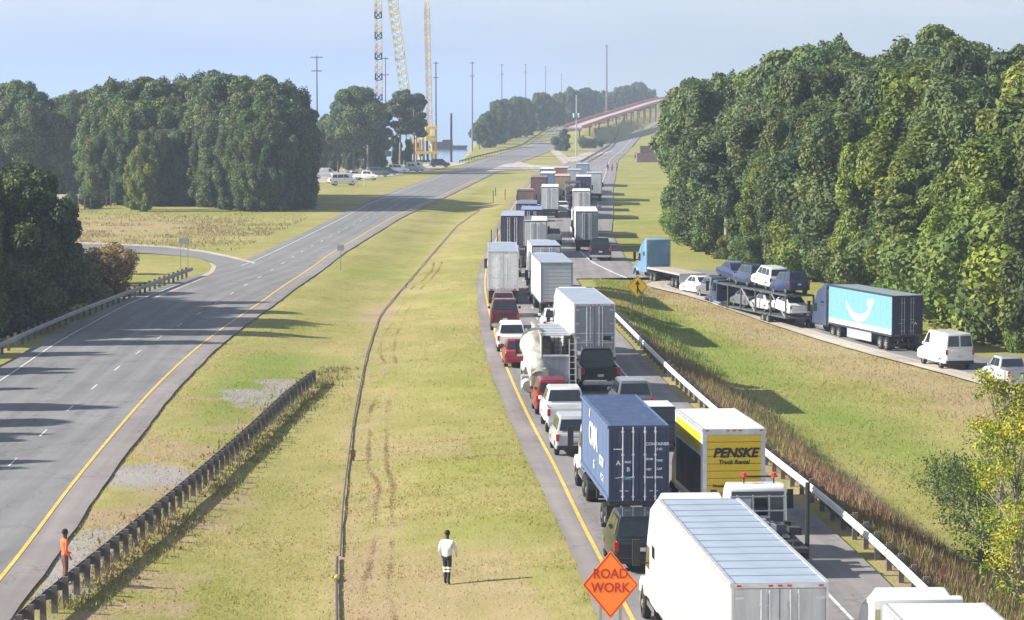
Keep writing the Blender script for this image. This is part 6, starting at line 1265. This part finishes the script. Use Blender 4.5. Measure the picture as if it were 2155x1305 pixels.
BASE = dict(pelvis=((0, 0, .96), (.155, .115)), waist=((0, .01, 1.12), (.135, .10)), chest=((0, 0, 1.36), (.175, .12)), neck=((0, .01, 1.52), (.058, .058)), headb=((0, .02, 1.60), (.062, .075)), head=((0, .03, 1.69), (.082, .10)), crown=((0, .025, 1.76), (.06, .07)),
 hipL=((-.10, 0, .88), (.10, .10)), kneeL=((-.10, .05, .50), (.068, .068)), ankL=((-.10, -.02, .10), (.048, .048)), toeL=((-.11, .13, .045), (.045, .035)), hipR=((.10, 0, .88), (.10, .10)), kneeR=((.10, .02, .50), (.068, .068)), ankR=((.10, -.08, .10), (.048, .048)), toeR=((.11, .07, .045), (.045, .035)),
 shL=((-.20, 0, 1.44), (.065, .065)), elL=((-.27, -.02, 1.16), (.048, .048)), wrL=((-.24, .14, .96), (.034, .034)), haL=((-.23, .19, .90), (.035, .022)), shR=((.20, 0, 1.44), (.065, .065)), elR=((.28, -.05, 1.17), (.048, .048)), wrR=((.26, .08, .94), (.034, .034)), haR=((.25, .12, .87), (.035, .022)))
J1 = dict(BASE); J1.update(pelvis=((0, -.02, .96), (.15, .12)), chest=((0, -.03, 1.35), (.19, .15)), waist=((0, -.02, 1.12), (.165, .135)), hipL=((-.08, 0, .88), (.10, .10)), hipR=((.08, 0, .88), (.10, .10)), kneeL=((-.065, .03, .50), (.07, .07)), kneeR=((.065, .02, .50), (.07, .07)), ankL=((-.07, 0, .10), (.05, .05)), ankR=((.06, -.05, .10), (.05, .05)), toeL=((-.08, .14, .045), (.045, .035)), toeR=((.06, .09, .045), (.045, .035)), elR=((.30, .0, 1.15), (.048, .048)), wrR=((.27, .16, .99), (.034, .034)), haR=((.25, .22, .95), (.035, .022)))
x, y, z = P(941, 1228)
person('person in a white shirt and dark trousers with pale knee bands standing in the median', x, y, R(-18), J1, M_SHIRT, M_PANT, M_SKIN, (('hipL','kneeL',.80,.088,M_REFL),('hipR','kneeR',.80,.088,M_REFL),('kneeL','ankL',.10,.082,M_REFL),('kneeR','ankR',.10,.082,M_REFL)))
J2 = dict(BASE); J2.update(elL=((-.24, .02, 1.16), (.048, .048)), wrL=((-.15, .18, 1.02), (.034, .034)), haL=((-.10, .22, 1.00), (.035, .022)))
yg = 103.4; r = person('person in an orange vest standing behind the median guardrail', float(GRfn(yg))-.62, yg, R(-60), J2, M_ORV, mat('rust_trousers', (.16, .07, .06), .9), M_SKIN)
for i, (px, py, yw, sh) in enumerate(((1279, 360, 10, M_DSH), (1288, 361, 200, M_ORV), (1298, 360, 90, M_BRN2), (1337, 334, 30, M_ORV), (1348, 332, 160, M_DSH))):
    x, y, z = P(px, py); person(f'distant standing person at the right verge beyond the queue, {["leftmost of the three","middle one of the three","rightmost of the three","left one of the farther two","right one of the farther two"][i]}', x, y, R(yw), BASE, sh, M_PANT, M_SKIN)

# ------------------------------------------------------------------ alike labels get their place among their namesakes
from collections import defaultdict
_by = defaultdict(list)
for o in COL.objects:
    if o.parent is None and o.get('category') and o.get('label'): _by[o['label']].append(o)
ORD = ['leftmost', 'second from left', 'third from left', 'fourth from left', 'fifth from left', 'sixth from left', 'seventh from left', 'eighth from left', 'ninth from left', 'tenth from left']
for lb, os_ in _by.items():
    if len(os_) < 2 or 'outside the frame' in lb: continue
    os_.sort(key=lambda o: o.location.x / max(1, o.location.y)); n_ = len(os_)
    for i, o in enumerate(os_): o['label'] = lb + ', ' + ('rightmost' if i == n_ - 1 else (ORD[i] if i < 10 else f'{i+1}th from left'))
